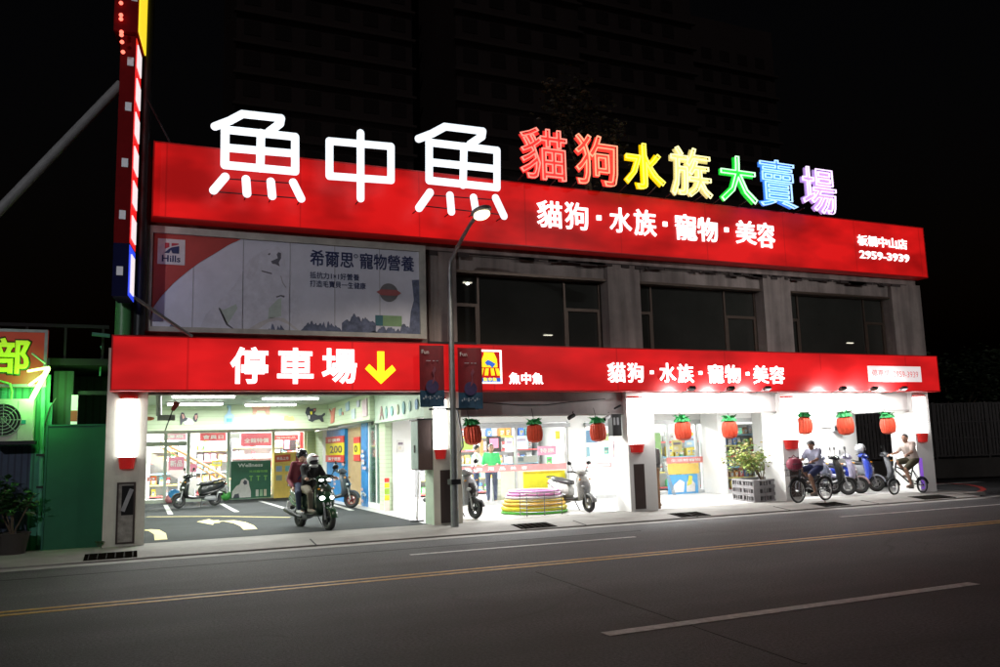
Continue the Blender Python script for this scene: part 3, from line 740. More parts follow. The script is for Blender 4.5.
stroke_char('big white middle character, a box crossed by an upright', [[(329.5,141), (391,146.5), (391,180.3), (329.5,176), (329.5,141)], [(360.6,133), (360.6,166), (360.6,198.5)]], 4.0, [])
stroke_char('right hand big white fish character beside the street lamp head', fish(c2, [(393,194),(460,168),(525,133),(714,156),(710,182),(650,222)], [(446,212),(785,252),(785,438),(446,402)], [(620,232),(615,425)], [(446,310),(785,345)],
            [[(450,462),(395,540)], [(550,477),(557,558)], [(668,488),(680,558)], [(778,490),(820,580)]]), 4.15, [(c2(440, 475), c2(785, 500)), (c2(420, 530), c2(800, 572))])
for ch, b, lc, fc, nm in (('貓', (518, 131, 563.8, 181), (1, .26, .2), (.75, .035, .03), 'red outlined neon character at the left end of the coloured row'),
                      ('狗', (573, 138, 614.4, 186.5), (1, .34, .2), (.8, .05, .035), 'second red and orange outlined neon character on the roof'),
                      ('水', (622, 146, 661, 190.5), (1, .9, .12), (.95, .62, 0), 'yellow neon character of four splayed strokes on the roof'),
                      ('族', (668, 150, 707.5, 198.5), (1, .95, .45), (.65, .55, .2), 'pale yellow neon character on the roof'),
                      ('大', (717, 158.5, 752, 203.8), (.55, 1, .6), (.01, .62, .04), 'green neon character on the roof'),
                      ('賣', (756, 162.5, 792.3, 208.4), (.4, .66, 1), (.05, .22, .85), 'blue neon character on the roof'),
                      ('場', (799, 170, 831.5, 214.7), (.9, .7, 1), (.42, .26, .62), 'pinkish white neon character at the right end of the roof')):
    x0, x1, z0, z1 = rect(*b, YC)
    t = thing('rooftop_character', nm, 'neon character', ((x0+x1)/2, YC, z0), 'illuminated characters standing on the roof edge')
    fm = mat('neon_fill', fc, .4, emit=.85, ecol=fc, var=0); lm = mat('neon_line', lc, .4, emit=1.35, ecol=lc, var=0)
    sk = (at(b[2], 170, YC).z-at(b[0], 170, YC).z)*0
    glyph('face', ch, (x0, YC, z0), (x1-x0, 0, 0), (0, 0, z1-z0), fm, t, depth=.1, bold=.03)
    glyph('neon_tube', ch, (x0-.01, YC-.115, z0-.01), (x1-x0+.02, 0, 0), (0, 0, z1-z0+.02), lm, t, depth=.05, bold=.03, outline=.009)
    m = MB()
    for x in (x0+.15, x1-.15): MB().cyl((x, YC+.02, z0+.15), (x, YU+.2, uz1-.02), .018, n=6).build('support_post', A_['dark_metal'], t)
# ------------------------------------------------------------------ billboard
YB = 15.95
def cb(x, y): return (140+x/5, 220+y/5)
def cb2(x, y): return (320+x/5, 220+y/5)
x0, x1, z0, z1 = at(145.5, 280, YB).x, at(425.5, 290, YB).x, at(285, 335, YB).z, at(285, 235.5, YB).z
bb = thing('billboard', 'weathered pale pet food billboard with red corner, peeling along its lower edge', 'billboard', ((x0+x1)/2, YB, z0))
t = .13
MB().box(x0, x1, YB-.03, YB+.12, z1-t, z1).box(x0, x1, YB-.03, YB+.12, z0, z0+t*.7).box(x0, x0+t*.8, YB-.03, YB+.12, z0+t*.7+.001, z1-t-.001).box(x1-t, x1, YB-.03, YB+.12, z0+t*.7+.001, z1-t-.001).build('frame', mat('bb_frame', (.5, .5, .45), .5, .0, var=.4, scale=2), bb)
m = mat('bb_sheet', (.74, .76, .86), .4, var=.16, scale=1.4)
ix0, ix1, iz0, iz1 = x0+t*.8, x1-t, z0+t*.7, z1-t
MB().box(ix0, ix1, YB+.02, YB+.05, iz0, iz1).build('sheet', m, bb)
def bz_(p): v = at(*p, YB); return (min(max(v.x, ix0+.003), ix1-.003), min(max(v.z, iz0+.003), iz1-.003))
curve = [(505,88),(440,125),(370,168),(300,210),(235,258),(170,312),(110,375),(70,430),(32,490)]
poly = [bz_(cb(20, 50)), ] + [bz_(cb(*p)) for p in curve]
poly[0] = (ix0+.003, iz1-.003); poly[1] = (poly[1][0], iz1-.003); poly[-1] = (ix0+.003, poly[-1][1])
MB().prism(poly, YB+.012, YB+.019).build('red_corner', mat('bb_red', (.5, .07, .06), .5, var=.2, scale=2), bb)
lx = rect(157.6, 239, 185, 264.5, YB)
MB().box(lx[0], lx[1], YB+.004, YB+.011, lx[2], lx[3]).build('emblem_plate', mat('bb_white', (.7, .7, .72), .5), bb)
NV = ic('bb_navy', (.03, .045, .14), .5)
W, H_ = lx[1]-lx[0], lx[3]-lx[2]
q = lambda a, b: (lx[0]+W*a, lx[2]+H_*b)
MB().prism([q(.26, .84), q(.42, .84), q(.42, .68), q(.26, .6)], YB-.002, YB+.0035).prism([q(.5, .84), q(.76, .84), q(.76, .8), q(.5, .72)], YB-.002, YB+.0035).build('emblem_red', mat('bb_r2', (.5, .05, .08), .5), bb)
MB().prism([q(.24, .44), q(.42, .44), q(.48, .58), q(.54, .44), q(.78, .44), q(.78, .74), q(.5, .67), q(.4, .6)], YB-.002, YB+.0035).build('emblem_blue', NV, bb)
glyph('emblem_lettering', "Hills", (lx[0]+W*.16, YB+.0035, lx[2]+H_*.1), (W*.68, 0, 0), (0, 0, H_*.26), NV, bb, depth=.005, bold=.02)
def btext(name, s, pL, pR, hpx, par=bb, bold=.01, m=NV):
    a, b = at(*pL, YB), at(*pR, YB)
    return glyph(name, s, (a.x, YB+.0195, a.z), (b.x-a.x, 0, 0), (0, 0, hpx), m, par, depth=.01, bold=bold)
btext('headline', '希爾思', (310, 265.5), (354, 266), .33, bold=.016)
btext('headline', '寵物營養', (359.5, 268.5), (414.5, 269.5), .33, bold=.016)
a = at(356, 256, YB); MB().torus((a.x, YB+.012, a.z), .035, .008, 12, 5).build('registered_mark', NV, bb)
btext('small_text', '抵抗力1×1好營養', (310, 278), (359.5, 279), .135, bold=.006)
btext('small_text', '打造毛寶貝一生健康', (310, 286.5), (366, 288), .135, bold=.006)
c = at(389, 292.5, YB)
MB().lathe([(.19, 0), (.19, .008)], (c.x, YB+.01, c.z), 24, 'y').build('badge', ic('bb_grey', (.2, .2, .21), .5), bb)
MB().prism([(c.x-.26, c.z), (c.x-.16, c.z+.06), (c.x+.16, c.z+.06), (c.x+.26, c.z), (c.x+.16, c.z-.06), (c.x-.16, c.z-.06)], YB+.002, YB+.009).build('badge_band', mat('bb_band', (.45, .14, .14), .5), bb)
gx = rect(375.5, 315.5, 402, 326, YB)
MB().box(gx[0], gx[0]+(gx[1]-gx[0])*.28, YB+.01, YB+.018, gx[2], gx[3]).build('label_patch', ic('bb_teal', (.03, .16, .2), .5), bb)
MB().box(gx[0]+(gx[1]-gx[0])*.281, gx[1], YB+.01, YB+.018, gx[2], gx[3]).build('label_patch', ic('bb_green', (.24, .42, .2), .5), bb)
# faded dog drawing
def patch(pts, m, y=YB+.013, name='drawing'): MB().prism([bz_(cb(*p)) for p in pts], y, y+.006).build(name, m, bb)
DK = ic('bb_dark', (.14, .14, .17), .6)
patch([(300,556),(330,470),(400,400),(470,330),(520,240),(560,180),(620,150),(690,130),(720,170),(730,250),(760,300),(790,380),(800,470),(830,556)], ic('bb_dogpale', (.715, .73, .82), .45), YB+.0145)
patch([(560,190),(600,165),(590,240),(560,300),(530,290)], ic('bb_dogear', (.67, .68, .76), .45), YB+.0138)
patch([(655,205),(672,198),(690,190),(684,172),(692,160),(706,165),(706,190),(694,212),(700,232),(678,220),(662,218)], DK)
patch([(640,170),(650,163),(653,170),(645,176)], DK)
patch([(608,251),(660,264),(660,271),(608,257)], DK)
patch([(706,275),(716,310),(732,335),(728,338),(712,314),(703,280)], ic('bb_lg', (.42, .42, .46), .6))
patch([(680,382),(705,374),(724,378),(722,388),(704,381),(684,388)], DK)
patch([(690,395),(708,390),(706,480),(640,495),(645,440)], ic('bb_pg', (.54, .63, .57), .6))
patch([(395,435),(415,450),(480,420),(488,440),(440,520),(425,505)], ic('bb_pg', (.54, .63, .57), .6))
patch([(392,440),(400,438),(440,520),(470,556),(460,558),(432,525)], DK)
patch([(540,556),(600,510),(660,486),(720,490),(770,530),(800,556),(780,556),(740,520),(690,500),(640,512),(590,556)], ic('bb_pale', (.64, .63, .64), .5))
rnd = random.Random(5)
def torn(px0, px1, base, amp, n=14):
    n = int((px1-px0)*1.6); f_ = lambda x: abs(mnoise.noise(Vector((x*.09, .3, 0))))*.9+.5*abs(mnoise.noise(Vector((x*.27, 1.3, 0))))+.1*mnoise.noise(Vector((x*.8, 2.3, 0)))
    pts = [(px0+(px1-px0)*i/n, base+2-amp*max(.05, f_(px0+(px1-px0)*i/n))*min(1, 4*i/n, 4*(n-i)/n)) for i in range(n+1)]
    MB().prism([bz_((px0, 345))]+[bz_(p) for p in pts]+[bz_((px1, 345))], YB+.006, YB+.0115).build('torn_strip', ic('bb_torn', (.16, .19, .29), .7, var=.7, scale=6), bb)
torn(146, 212, 331, 13, 18); torn(262, 290, 331, 20, 10); torn(300, 342, 329, 19, 14); torn(342, 376, 321, 16); torn(370, 416, 330, 14, 16)
p = [bz_((412, 280)), bz_((414, 300)), bz_((411, 312)), bz_((409, 335)), bz_((424, 335)), bz_((424, 280))]
MB().prism(p, YB+.005, YB+.0105).build('torn_strip', ic('bb_torn', (0, 0, 0)), bb)
for px in (193, 243, 290, 335, 380): a = at(px, 290, YB); MB().box(a.x-.006, a.x+.006, YB+.0145, YB+.0215, iz0, iz1).build('sheet_joint', ic('bb_lg', (0, 0, 0)), bb)

# ------------------------------------------------------------------ tall projecting sign on the left
ys = 15.0
tx0, tx1 = at(114.5, 290, ys).x, at(130.5, 290, ys).x
cxs = (tx0+tx1)/2; hw = (tx1-tx0)/2
zb_, zm, zt = at(120, 296, ys).z, at(125, 35, ys).z, at(130, -60, ys).z
ts = thing('tower_sign', 'tall narrow projecting sign with dark red edge and lit side, above the green post', 'tower sign', (cxs, ys, zb_))
RM = Matrix.Rotation(R(-7), 3, 'Z')
def tsb(x, y, hx, hy, z0, z1):
    c = Vector((cxs, ys+.35, 0)); return MB().obox(c+RM @ Vector((x, y-.35, 0))+Vector((0, 0, (z0+z1)/2)), (hx, hy, (z1-z0)/2), M=RM)
zblue = at(122, 243, ys).z
tsb(0, .35, hw, .35, zblue+.001, zm).build('sign_body', ic('dark_red', (.2, .006, .008), .85, spec=.1), ts)
tsb(0, .35, hw, .35, zb_, zblue).build('sign_body', ic('dark_blue', (.01, .012, .06), .85, spec=.1), ts)
tsb(-.03, .35, hw*1.55, .5, zm+.001, zt).build('sign_head', ic('dark_red', (0, 0, 0)), ts)
WL = mat('ts_white', (1, .95, .95), .4, emit=.9, ecol=(1, .9, .92), var=0)
REDL = mat('ts_red', (1, .03, .03), .4, emit=.8, ecol=(1, .02, .02), var=0)
tsb(hw+.006, .35, .005, .34, zblue+.02, zm-.03).build('lit_face', REDL, ts)
n = 6; hh = (zm-zblue)/n
for k in range(n): tsb(hw+.02, .36, .008, .25, zblue+hh*k+.12, zblue+hh*(k+1)-.1).build('lit_character', WL, ts)
tsb(hw+.006, .35, .005, .34, zb_+.02, zblue-.02).build('lit_face', mat('ts_blue', (.03, .06, .9), .4, emit=.9, ecol=(.03, .08, 1), var=0), ts)
tsb(hw+.02, .36, .008, .2, zb_+.1, zblue-.15).build('lit_character', WL, ts)
tsb(hw*1.5, .35, .012, .48, zm+.03, zt-.05).build('lit_face', mat('ts_yellow', (1, .8, .03), .4, emit=1.0, ecol=(1, .75, .03), var=0), ts)
for px, py in ((134.5, 2), (130.5, 62), (128.3, 107), (124.8, 163), (122.4, 215), (119.7, 271)):
    z = at(px, py, ys).z; x = at(px, py, ys-.01).x
    MB().box(x-.05, x+.05, ys-.03-(.16 if py < 30 else .0), ys-.008-(.16 if py < 30 else 0), z-.075, z+.075).build('edge_plate', mat('edge_plate', (.7, .7, .75), .5, emit=.14, var=0), ts)
for k, (px, py) in enumerate(((121, 3), (121, 15), (121, 19), (121.5, 32), (121.5, 35), (122, 42), (123, 52))):
    p = at(px, py, ys-.19); MB().ell(p, (.035, .03, .035)).build('led', mat('led_red', (1, .1, .08), .4, emit=2.5, ecol=(1, .15, .1), var=0), ts)
pz = at(143, 330, 15.9).z
t = thing('sign_post', 'dark steel post rising behind the tall projecting sign', 'post', (at(142, 300, 15.85).x, 15.85, 3.6))
MB().cyl((at(140, 300, 15.85).x, 15.85, lz1+.005), (at(140, 300, 15.85).x, 15.85, zt), .1, n=14).build('post_tube', A_['dark_metal'], t)
MB().box(at(140, 300, 15.85).x-.3, at(140, 300, 15.85).x, 15.8, 15.86, zm-.9, zm-.8).build('bracket', A_['dark_metal'], t)
o = MB().cyl((at(124, 310, 15.95).x, 15.95, lz1+.005), (at(124, 310, 15.95).x, 15.95, zb_+.5), .14, n=16).build('green_tint_post', ic('green_tint_post', (.1, .34, .12), .4, var=.2), None)  # green light falling on the post is put into its colour
tag(o, 'short post, green light put into its colour, below the tall projecting sign', 'post')
b0, b1 = at(121, 84, 15.3), at(-40, 251, 15.3)
o = MB().tube([b0, b1], .085, 10).build('brace_pole', ic('brace_grey', (.24, .24, .24), .6)); tag(o, 'long grey diagonal pole bracing the tall projecting sign', 'brace pole')
o = MB().tube([at(147, 98, 15.7), at(170, 142, 15.75)], .02, 6).build('stay_cable', A_['dark_metal']); tag(o, 'thin stay from the tall sign post to the roof signboard', 'cable')
o = MB().tube([at(134, 297, 15.2), at(192, 336.5, 15.6)], .03, 8).build('stay_rod', A_['galv']); tag(o, 'thin grey rod slanting across the lower left corner of the pale billboard', 'rod')

# ------------------------------------------------------------------ street lamp with banners
LX, LY = at(452, 524, 15.72).x, 15.55
lamp = thing('street_lamp', 'tall grey street lamp with lit head and two banners, before the second pillar', 'street lamp', (LX, LY, PZ))
zp = at(452, 262, LY).z
MB().tube([(LX, LY, PZ), (LX, LY, 2.5), (LX, LY, zp-.2)], [.08, .066, .05], 14).build('post', A_['galv'], lamp)
hp = at(480, 212, 13.2)
MB().tube([(LX, LY, zp-.2), (LX+.02, LY, zp), at(456, 250, LY-.2), at(463, 236.5, LY-.8), at(471, 223, LY-1.6), hp], [.05, .046, .042, .038, .035, .032], 10).build('arm', A_['galv'], lamp)
hd = MB(); hd.ell(hp+Vector((.0, -.05, 0)), (.15, .34, .07), 14, 8); hd.build('lamp_head', A_['galv'], lamp)
MB().ell(hp+Vector((.0, -.08, -.075)), (.13, .23, .085), 14, 8).build('lamp_lens', mat('lamp_warm', (1, .85, .5), .4, emit=3.2, ecol=(1, .82, .5), var=0), lamp)
spot('street_light', hp+Vector((.0, -.1, -.22)), hp+Vector((.1, -.9, -6)), 260, (1, .86, .72), 165, .4, .12, lamp)
for z in (at(452, 343, LY).z, at(452, 409, LY).z): MB().box(LX-.5, LX+.55, LY-.02, LY+.02, z-.02, z+.02).build('banner_arm', A_['dark_metal'], lamp)
MB().box(LX-.1, LX+.1, LY-.12, LY+.1, .9, 1.0).build('clamp', A_['dark_metal'], lamp)
for bx, lab in (((419.5, 345.5, 443.5, 407), 'dark red and blue banner hanging left of the street lamp post'), ((458, 348, 481.5, 409), 'dark red and blue banner hanging right of the street lamp post')):
    x0, x1, z0, z1 = rect(*bx, LY); w_, h_ = x1-x0, z1-z0
    t = thing('banner', lab, 'banner', ((x0+x1)/2, LY, z0), 'banners on the street lamp')
    rs = []
    def cloth(za, zb, m, nm, dy=0, xa=0, xb=1, col=None):
        mb = MB(); rr = []
        for i in range(9):
            x = x0+w_*(xa+(xb-xa)*i/8); yy = LY-.012+.03*math.sin((x-x0)/w_*5)+dy
            rr.append([Vector((x, yy, z0+h_*za)), Vector((x, yy, z0+h_*zb)), Vector((x, yy+.006, z0+h_*zb)), Vector((x, yy+.006, z0+h_*za))])
        mb.rings(rr).build(nm, m, t)
    cloth(.27, 1, ic('ban_red', (.17, .007, .014), .6, var=.3, scale=5), 'cloth')
    cloth(.0, .269, ic('ban_blue', (.02, .07, .13), .6, var=.5, scale=7), 'cloth')
    c = Vector((x0+w_*.5, LY-.035, z0+h_*.33))
    MB().lathe([(w_*.27, 0), (w_*.27, .004)], c, 18, 'y').build('moon_print', ic('ban_moon', (.05, .035, .11), .6, var=.4, scale=9), t)
    mm = MB(); pts = [(.48, .36), (.56, .5), (.5, .58), (.6, .66), (.66, .6), (.58, .54), (.6, .42)]
    mm.prism([(x0+w_*a, z0+h_*b) for a, b in pts], LY-.052, LY-.048); mm.build('figure_print', ic('ban_fig', (.2, .05, .08), .6), t)
    glyph('lettering', 'Fun', (x0+w_*.08, LY-.03, z0+h_*.86), (w_*.3, 0, 0), (0, 0, h_*.065), ic('ban_txt', (.55, .5, .5), .5), t, depth=.004)
    fp = ic('ban_txt2', (.3, .34, .4), .5)
    for a in (.25, .35, .52, .66): MB().box(x0+w_*a, x0+w_*(a+.09), LY-.052, LY-.047, z0+h_*.74, z0+h_*.75).build('fine_print', fp, t)
    for k in range(9): MB().box(x0+w_*(.1+.09*k), x0+w_*(.15+.09*k), LY-.052, LY-.047, z0+h_*(.12+.02*(k % 3)), z0+h_*(.15+.03*(k % 2))).build('fine_print', fp, t)
# lamps across the road, behind the photographer: they are the bright spots mirrored in the upper windows
for px, py, hgt, lab in ((548, 334.5, 6.6, 'middle street lamp on the near side of the road'), (467.5, 282, 9.0, 'tall street lamp on the near side of the road left of the camera'), (850, 342.5, 6.8, 'street lamp far along the near side of the road')):
    yw = YF+.3; p = at(px, py, yw); d = (p-CAM).normalized(); d = Vector((d.x, -d.y, d.z))
    k = (hgt-p.z)/d.z; q = p+d*k
    t = thing('street_lamp', lab, 'street lamp', (q.x, q.y-1.2, 0))
    MB().tube([(q.x, q.y-1.2, 0), (q.x, q.y-1.2, hgt-.3), (q.x, q.y-.9, hgt), (q.x, q.y-.2, hgt+.05)], [.09, .06, .05, .04], 10).build('post', A_['galv'], t)
    MB().ell((q.x, q.y, hgt+.06), (.36, .18, .08)).build('lamp_head', A_['galv'], t)
    MB().box(q.x-.2, q.x+.2, q.y-.07, q.y+.07, hgt-.05, hgt-.02).build('lamp_lens', mat('lamp_near', (1, .95, .7), .4, emit=16, ecol=(1, .95, .75), var=0), t)
    spot('street_light', (q.x, q.y, hgt-.08), (11.5 if px < 500 else q.x+1, YF, 5.2), (1900 if px < 500 else 2500 if px < 600 else 1700), (1, .93, .92), 38 if px < 500 else 52 if px < 600 else 80, .9, .04, t)
for lx_, ly_, hgt, aim, pw, lab in ((-10.5, -3.0, 9.0, (3.0, YF, 4.8), 4200, 'added street lamp out of view far left, brightening the billboard'),):  # added lamp out of view, put in to brighten the billboard
    t = thing('street_lamp', lab, 'street lamp', (lx_, ly_, 0))
    MB().tube([(lx_, ly_, 0), (lx_, ly_, hgt-.3), (lx_, ly_+.3, hgt), (lx_, ly_+1.0, hgt+.05)], [.09, .06, .05, .04], 10).build('post', A_['galv'], t)
    MB().ell((lx_, ly_+1.2, hgt+.06), (.18, .36, .08)).build('lamp_head', A_['galv'], t)
    MB().box(lx_-.07, lx_+.07, ly_+1.0, ly_+1.4, hgt-.05, hgt-.02).build('lamp_lens', mat('lamp_near', (1, .95, .7), .4, emit=8, ecol=(1, .95, .75), var=0), t)
    spot('street_light', (lx_, ly_+1.2, hgt-.08), aim, pw, (.95, .95, 1), 58, .9, .08, t)
# cabinet on the second pillar
ya, yb = YF+.02, YF+.5; xa = PIL[1][0]
zt_, zb2 = at(425, 420, YF).z, at(425, 470, YF).z
t = thing('meter_cabinet', 'grey green electricity cabinet on left face of the pillar behind the street lamp', 'cabinet', (xa-.16, YF+.2, zb2))
MB().box(xa-.3, xa-.002, YF+.02, YF+.5, zb2, zt_).build('cabinet_box', [ic('cab_brown', (.12, .08, .07), .5)], t)
MB().box(xa-.312, xa-.3005, YF+.035, YF+.485, zb2+.02, zt_-.02).build('cabinet_door', ic('cab_green', (.34, .44, .4), .5), t)
MB().box(xa-.33, xa-.3125, YF+.2, YF+.26, zb2+.35, zb2+.5).build('lock', A_['black'], t)
MB().box(xa-.33, xa+.0, YF-.01, YF+.53, zt_, zt_+.03).build('hood', A_['dark_metal'], t)
b = gnd(417, 521.5); t = thing('stand_post', 'thin pale stand post on a round base below the meter cabinet', 'stand', b)
MB().lathe([(.16, 0), (.15, .03), (.03, .05)], b, 16).build('base', A_['dark_metal'], t)
MB().cyl(b+Vector((0, 0, .045)), b+Vector((.06, 0, 1.05)), .02).build('post', A_['white_plastic'], t)
# coloured letters on the side beam
xs = sx-.012
tl = thing('wall_lettering', 'faded pastel lettering on the mint beam left of the street lamp', 'lettering', (xs, 18.5, 2.4))
glyph('letter', 'A', (xs, 20.3, 2.36), (0, -.34, 0), (0, 0, .34), ic('pastel0', (.42, .24, .24), .6), tl, depth=.01, bold=-.012)
for k, c in enumerate(((.16, .36, .33), (.2, .4, .4), (.4, .42, .3), (.15, .33, .35), (.25, .42, .42), (.12, .28, .5))):
    yy = 19.7-k*.48; zz = 2.52+.012*k
    m = MB(); m.lathe([(.1, 0), (.1, .01)], (0, 0, 0), 12, 'y', Matrix.Identity(3))
    m.v = [Vector((xs-.01+v.y, yy+v.x*(.8+.3*(k % 2)), zz+v.z*(1.2 if k % 3 else 1.5))) for v in m.v]
    m.build('letter', ic('pastel%d' % (k+1), c, .6), tl)
t = thing('notice_stand', 'yellow and red price strip standing at the corner of the glass doors', 'notice', (at(385, 500, 20.7).x, 20.7, PZ))
x0, x1, z0, z1 = rect(384.6, 478, 389.5, 506.5, 20.7)
MB().box(x0, x1, 20.72, 20.76, PZ, z1).build('panel', A_['white_plastic'], t)
for a, b, c in ((.0, .3, (.7, .6, .55)), (.32, .48, (.75, .55, .02)), (.5, .68, (.3, .5, .05)), (.7, .85, (.8, .6, .02)), (.87, 1, (.6, .05, .04))):
    MB().box(x0, x1, 20.712, 20.7195, PZ+(z1-PZ)*a, PZ+(z1-PZ)*b).build('colour_band', ic('nb%.2f' % a, c, .5), t)

# ------------------------------------------------------------------ left neighbour: green shop
YL = 16.6
ls = thing('green_shed', 'small corrugated metal shop washed in green light at the left edge', 'shop building', (-2.5, YL+1, 0))
GC = stripes(ic('green_corr', (.05, .26, .17), .5, var=.25, scale=3), 0, .11, (.02, .13, .08), .3)  # dark stripes paint the groove shade of the corrugated sheets
DC = stripes(ic('dark_corr', (.025, .05, .045), .6, var=.3, scale=3), 0, .13, (.012, .025, .02), .3)
BC = stripes(ic('blue_corr', (.05, .075, .13), .6, var=.3, scale=3), 0, .1, (.025, .035, .07), .3)
xa, xb = at(-40, 480, YL).x, at(47, 460, YL).x
zsplit = at(20, 446, YL).z; zs = at(20, 388, YL).z
MB().box(xa-6, xb-.25, YL, YL+.06, 0, zsplit).build('wall', BC, ls)
MB().box(xa-6, xb, YL-.002, YL+.06, zsplit+.001, 3.1).build('wall', GC, ls)
MB().box(xb-.249, xb, YL-.001, YL+.06, 0, zsplit).build('wall', GC, ls)
MB().box(xb+.001, at(53, 400, YL).x, YL-.05, YL+.1, 0, 2.6).build('wall', ic('teal', (.04, .19, .16), .5), ls)
MB().box(at(53, 400, YL+.4).x, at(73, 400, YL+.4).x, YL+.35, YL+.5, 0, 3.2).build('wall', DC, ls)
MB().box(at(60, 400, YL+2).x, at(112, 400, YL+2).x+.4, YL+2, YL+2.1, 0, 3.25).build('wall', DC, ls)
for py in (393, 433): p = at(95, py, YL+.6); MB().box(at(70, 393, YL+.6).x, at(109, 393, YL+.6).x, YL+.56, YL+.64, p.z-.035, p.z+.035).build('rail', A_['dark_metal'], ls)
MB().box(xa-6, -.5, YL+.2, YL+4, 3.3, 3.42).build('roof', ic('dark_roof', (.012, .012, .013), .8), ls)
rl = MB()
rl.box(xa-6, -.5, YL+.3, YL+.36, 4.0, 4.06)
for k in range(20): rl.box(xa-6+k*.62, xa-5.96+k*.62, YL+.3, YL+.36, 3.42, 4.0)
rl.build('roof_railing', ic('dark_roof', (0, 0, 0)), ls)
MB().tube([at(43.5, 384, YL-.12), at(41.5, 460, YL-.12), at(39.5, 545, YL-.12)], .04, 8).build('downpipe', ic('pipe_teal', (.12, .36, .26), .4), ls)
for py in (455, 487): p = at(41, py, YL-.12); MB().box(p.x-.07, p.x+.07, YL-.17, YL-.05, p.z-.02, p.z+.02).build('pipe_clip', A_['dark_metal'], ls)
x0, x1, z0, z1 = rect(-22, 329, 47, 387, YL-.15)
t = thing('shop_sign', 'orange red backlit sign board with one big yellow green character', 'shop sign', ((x0+x1)/2, YL-.15, z0))
MB().box(x0, x1, YL-.14, YL-.03, z0, z1).build('panel', mat('orange_sign', (.26, .03, .012), .45, emit=.12, ecol=(1, .07, .015), var=.2), t)
MB().box(x1-.05, x1, YL-.16, YL-.141, z0, z1).box(x0, x1-.051, YL-.16, YL-.141, z0, z0+.05).box(x0, x1-.051, YL-.16, YL-.141, z1-.05, z1).build('frame', A_['galv'], t)
bx = rect(-8, 338, 30, 374, YL-.15)
glyph('character_outline', '部', (bx[0]-.03, YL-.1405, bx[2]-.03), (bx[1]-bx[0]+.06, 0, 0), (0, 0, bx[3]-bx[2]+.06), ic('dk_green', (.02, .08, .02), .5), t, depth=.01, bold=.05)
glyph('character', '部', (bx[0], YL-.151, bx[2]), (bx[1]-bx[0], 0, 0), (0, 0, bx[3]-bx[2]), mat('lime', (.4, .7, .02), .5, emit=.55, ecol=(.5, .85, .02), var=0), t, depth=.02, bold=.03)
t = thing('neon_arrow', 'glowing green neon arrow at the lower corner of the orange sign', 'neon light', at(45, 365, YL-.3))
def ca(x, y): return (x/5.56, 320+y/5.56)
mb = MB()
yn = YL-.3
for a, b, r in (((178, 437), (266, 272), .04), ((158, 284), (270, 264), .022), ((165, 360), (262, 290), .022)): mb.capsule(at(*ca(*a), yn), at(*ca(*b), yn), r, n=8)
mb.build('neon_tube', GREEN_NEON, t)
MB().capsule(at(*ca(180, 186), yn), at(*ca(250, 240), yn), .016, n=8).build('unlit_tube', ic('unlit', (.5, .7, .5), .3), t)
MB().box(at(48, 365, yn).x-.02, at(48, 365, yn).x+.02, yn+.03, YL-.161, at(48, 372, yn).z, at(48, 358, yn).z).build('bracket', A_['dark_metal'], t)
area('neon_light', at(40, 385, yn-.25), .5, 24, (.25, 1, .2), (R(70), 0, R(10)), t)
o = MB().tube([at(92, 334, YL), at(110, 336, YL)], .035, 8).build('wall_pipe', ic('pipe_teal', (0, 0, 0))); tag(o, 'short pale green pipe beside the left end of the lower signboard', 'pipe')
o = MB().tube([at(101, 346, YL+.5), at(103, 352, YL+.5), at(101, 362, YL+.5), at(100, 376, YL+.5)], .015, 6).build('loose_cable', ic('pipe_teal', (0, 0, 0))); tag(o, 'thin green lit cable dangling between the shed and the red signboard', 'cable')
o = MB().tube([at(0, 381, YL-.2), at(10, 384, YL-.2), at(12, 392, YL-.25), at(11, 400, YL-.3)], .02, 6).build('loose_cable', ic('cable_lime', (.2, .4, .1), .5)); tag(o, 'cable running from the orange sign down to the air conditioner', 'cable')
o = MB().tube([at(56, 398, YL-.1), at(50, 408, YL-.1), at(44, 428, YL-.13)], .012, 6).build('loose_cable', A_['black']); tag(o, 'thin dark cable slanting beside the green downpipe', 'cable')
# air conditioner
x0, x1, z0, z1 = rect(-6, 399, 33, 441, YL-.4)
t = thing('air_conditioner', 'outdoor air conditioning unit with round fan grille on the green wall', 'air conditioner', ((x0+x1)/2, YL-.25, z0))
MB().box(x0, x1, YL-.42, YL-.08, z0, z1).build('casing', ic('ac_white', (.6, .62, .52), .5), t)
xc = at(3, 420, YL-.42).x; zc = (z0+z1)/2; rr = (z1-z0)*.38
MB().lathe([(rr, 0), (rr, .012)], (xc, YL-.434, zc), 24, 'y').build('fan_opening', A_['black'], t)
gm = MB()
for k in range(5): gm.torus((xc, YL-.44, zc), rr*(.2+.2*k), .008, 24, 5)
for k in range(4): a = PI*k/4; gm.cyl((xc-rr*math.cos(a), YL-.44, zc-rr*math.sin(a)), (xc+rr*math.cos(a), YL-.44, zc+rr*math.sin(a)), .007, n=5)
gm.build('fan_grille', A_['grey_plastic'], t)
MB().box(at(18, 410, YL-.42).x, at(20, 410, YL-.42).x-.02, YL-.426, YL-.4205, z0+.03, z1-.03).build('panel_joint', A_['grey_plastic'], t)
MB().box(at(18.5, 420, YL-.42).x, at(26, 420, YL-.42).x, YL-.428, YL-.421, at(20, 424, YL-.42).z, at(20, 420, YL-.42).z).build('rating_label', ic('teal_label', (.02, .3, .3), .5), t)
MB().box(x0-.05, x1+.04, YL-.4, YL-.05, z0-.06, z0-.002).build('bracket', A_['dark_metal'], t)
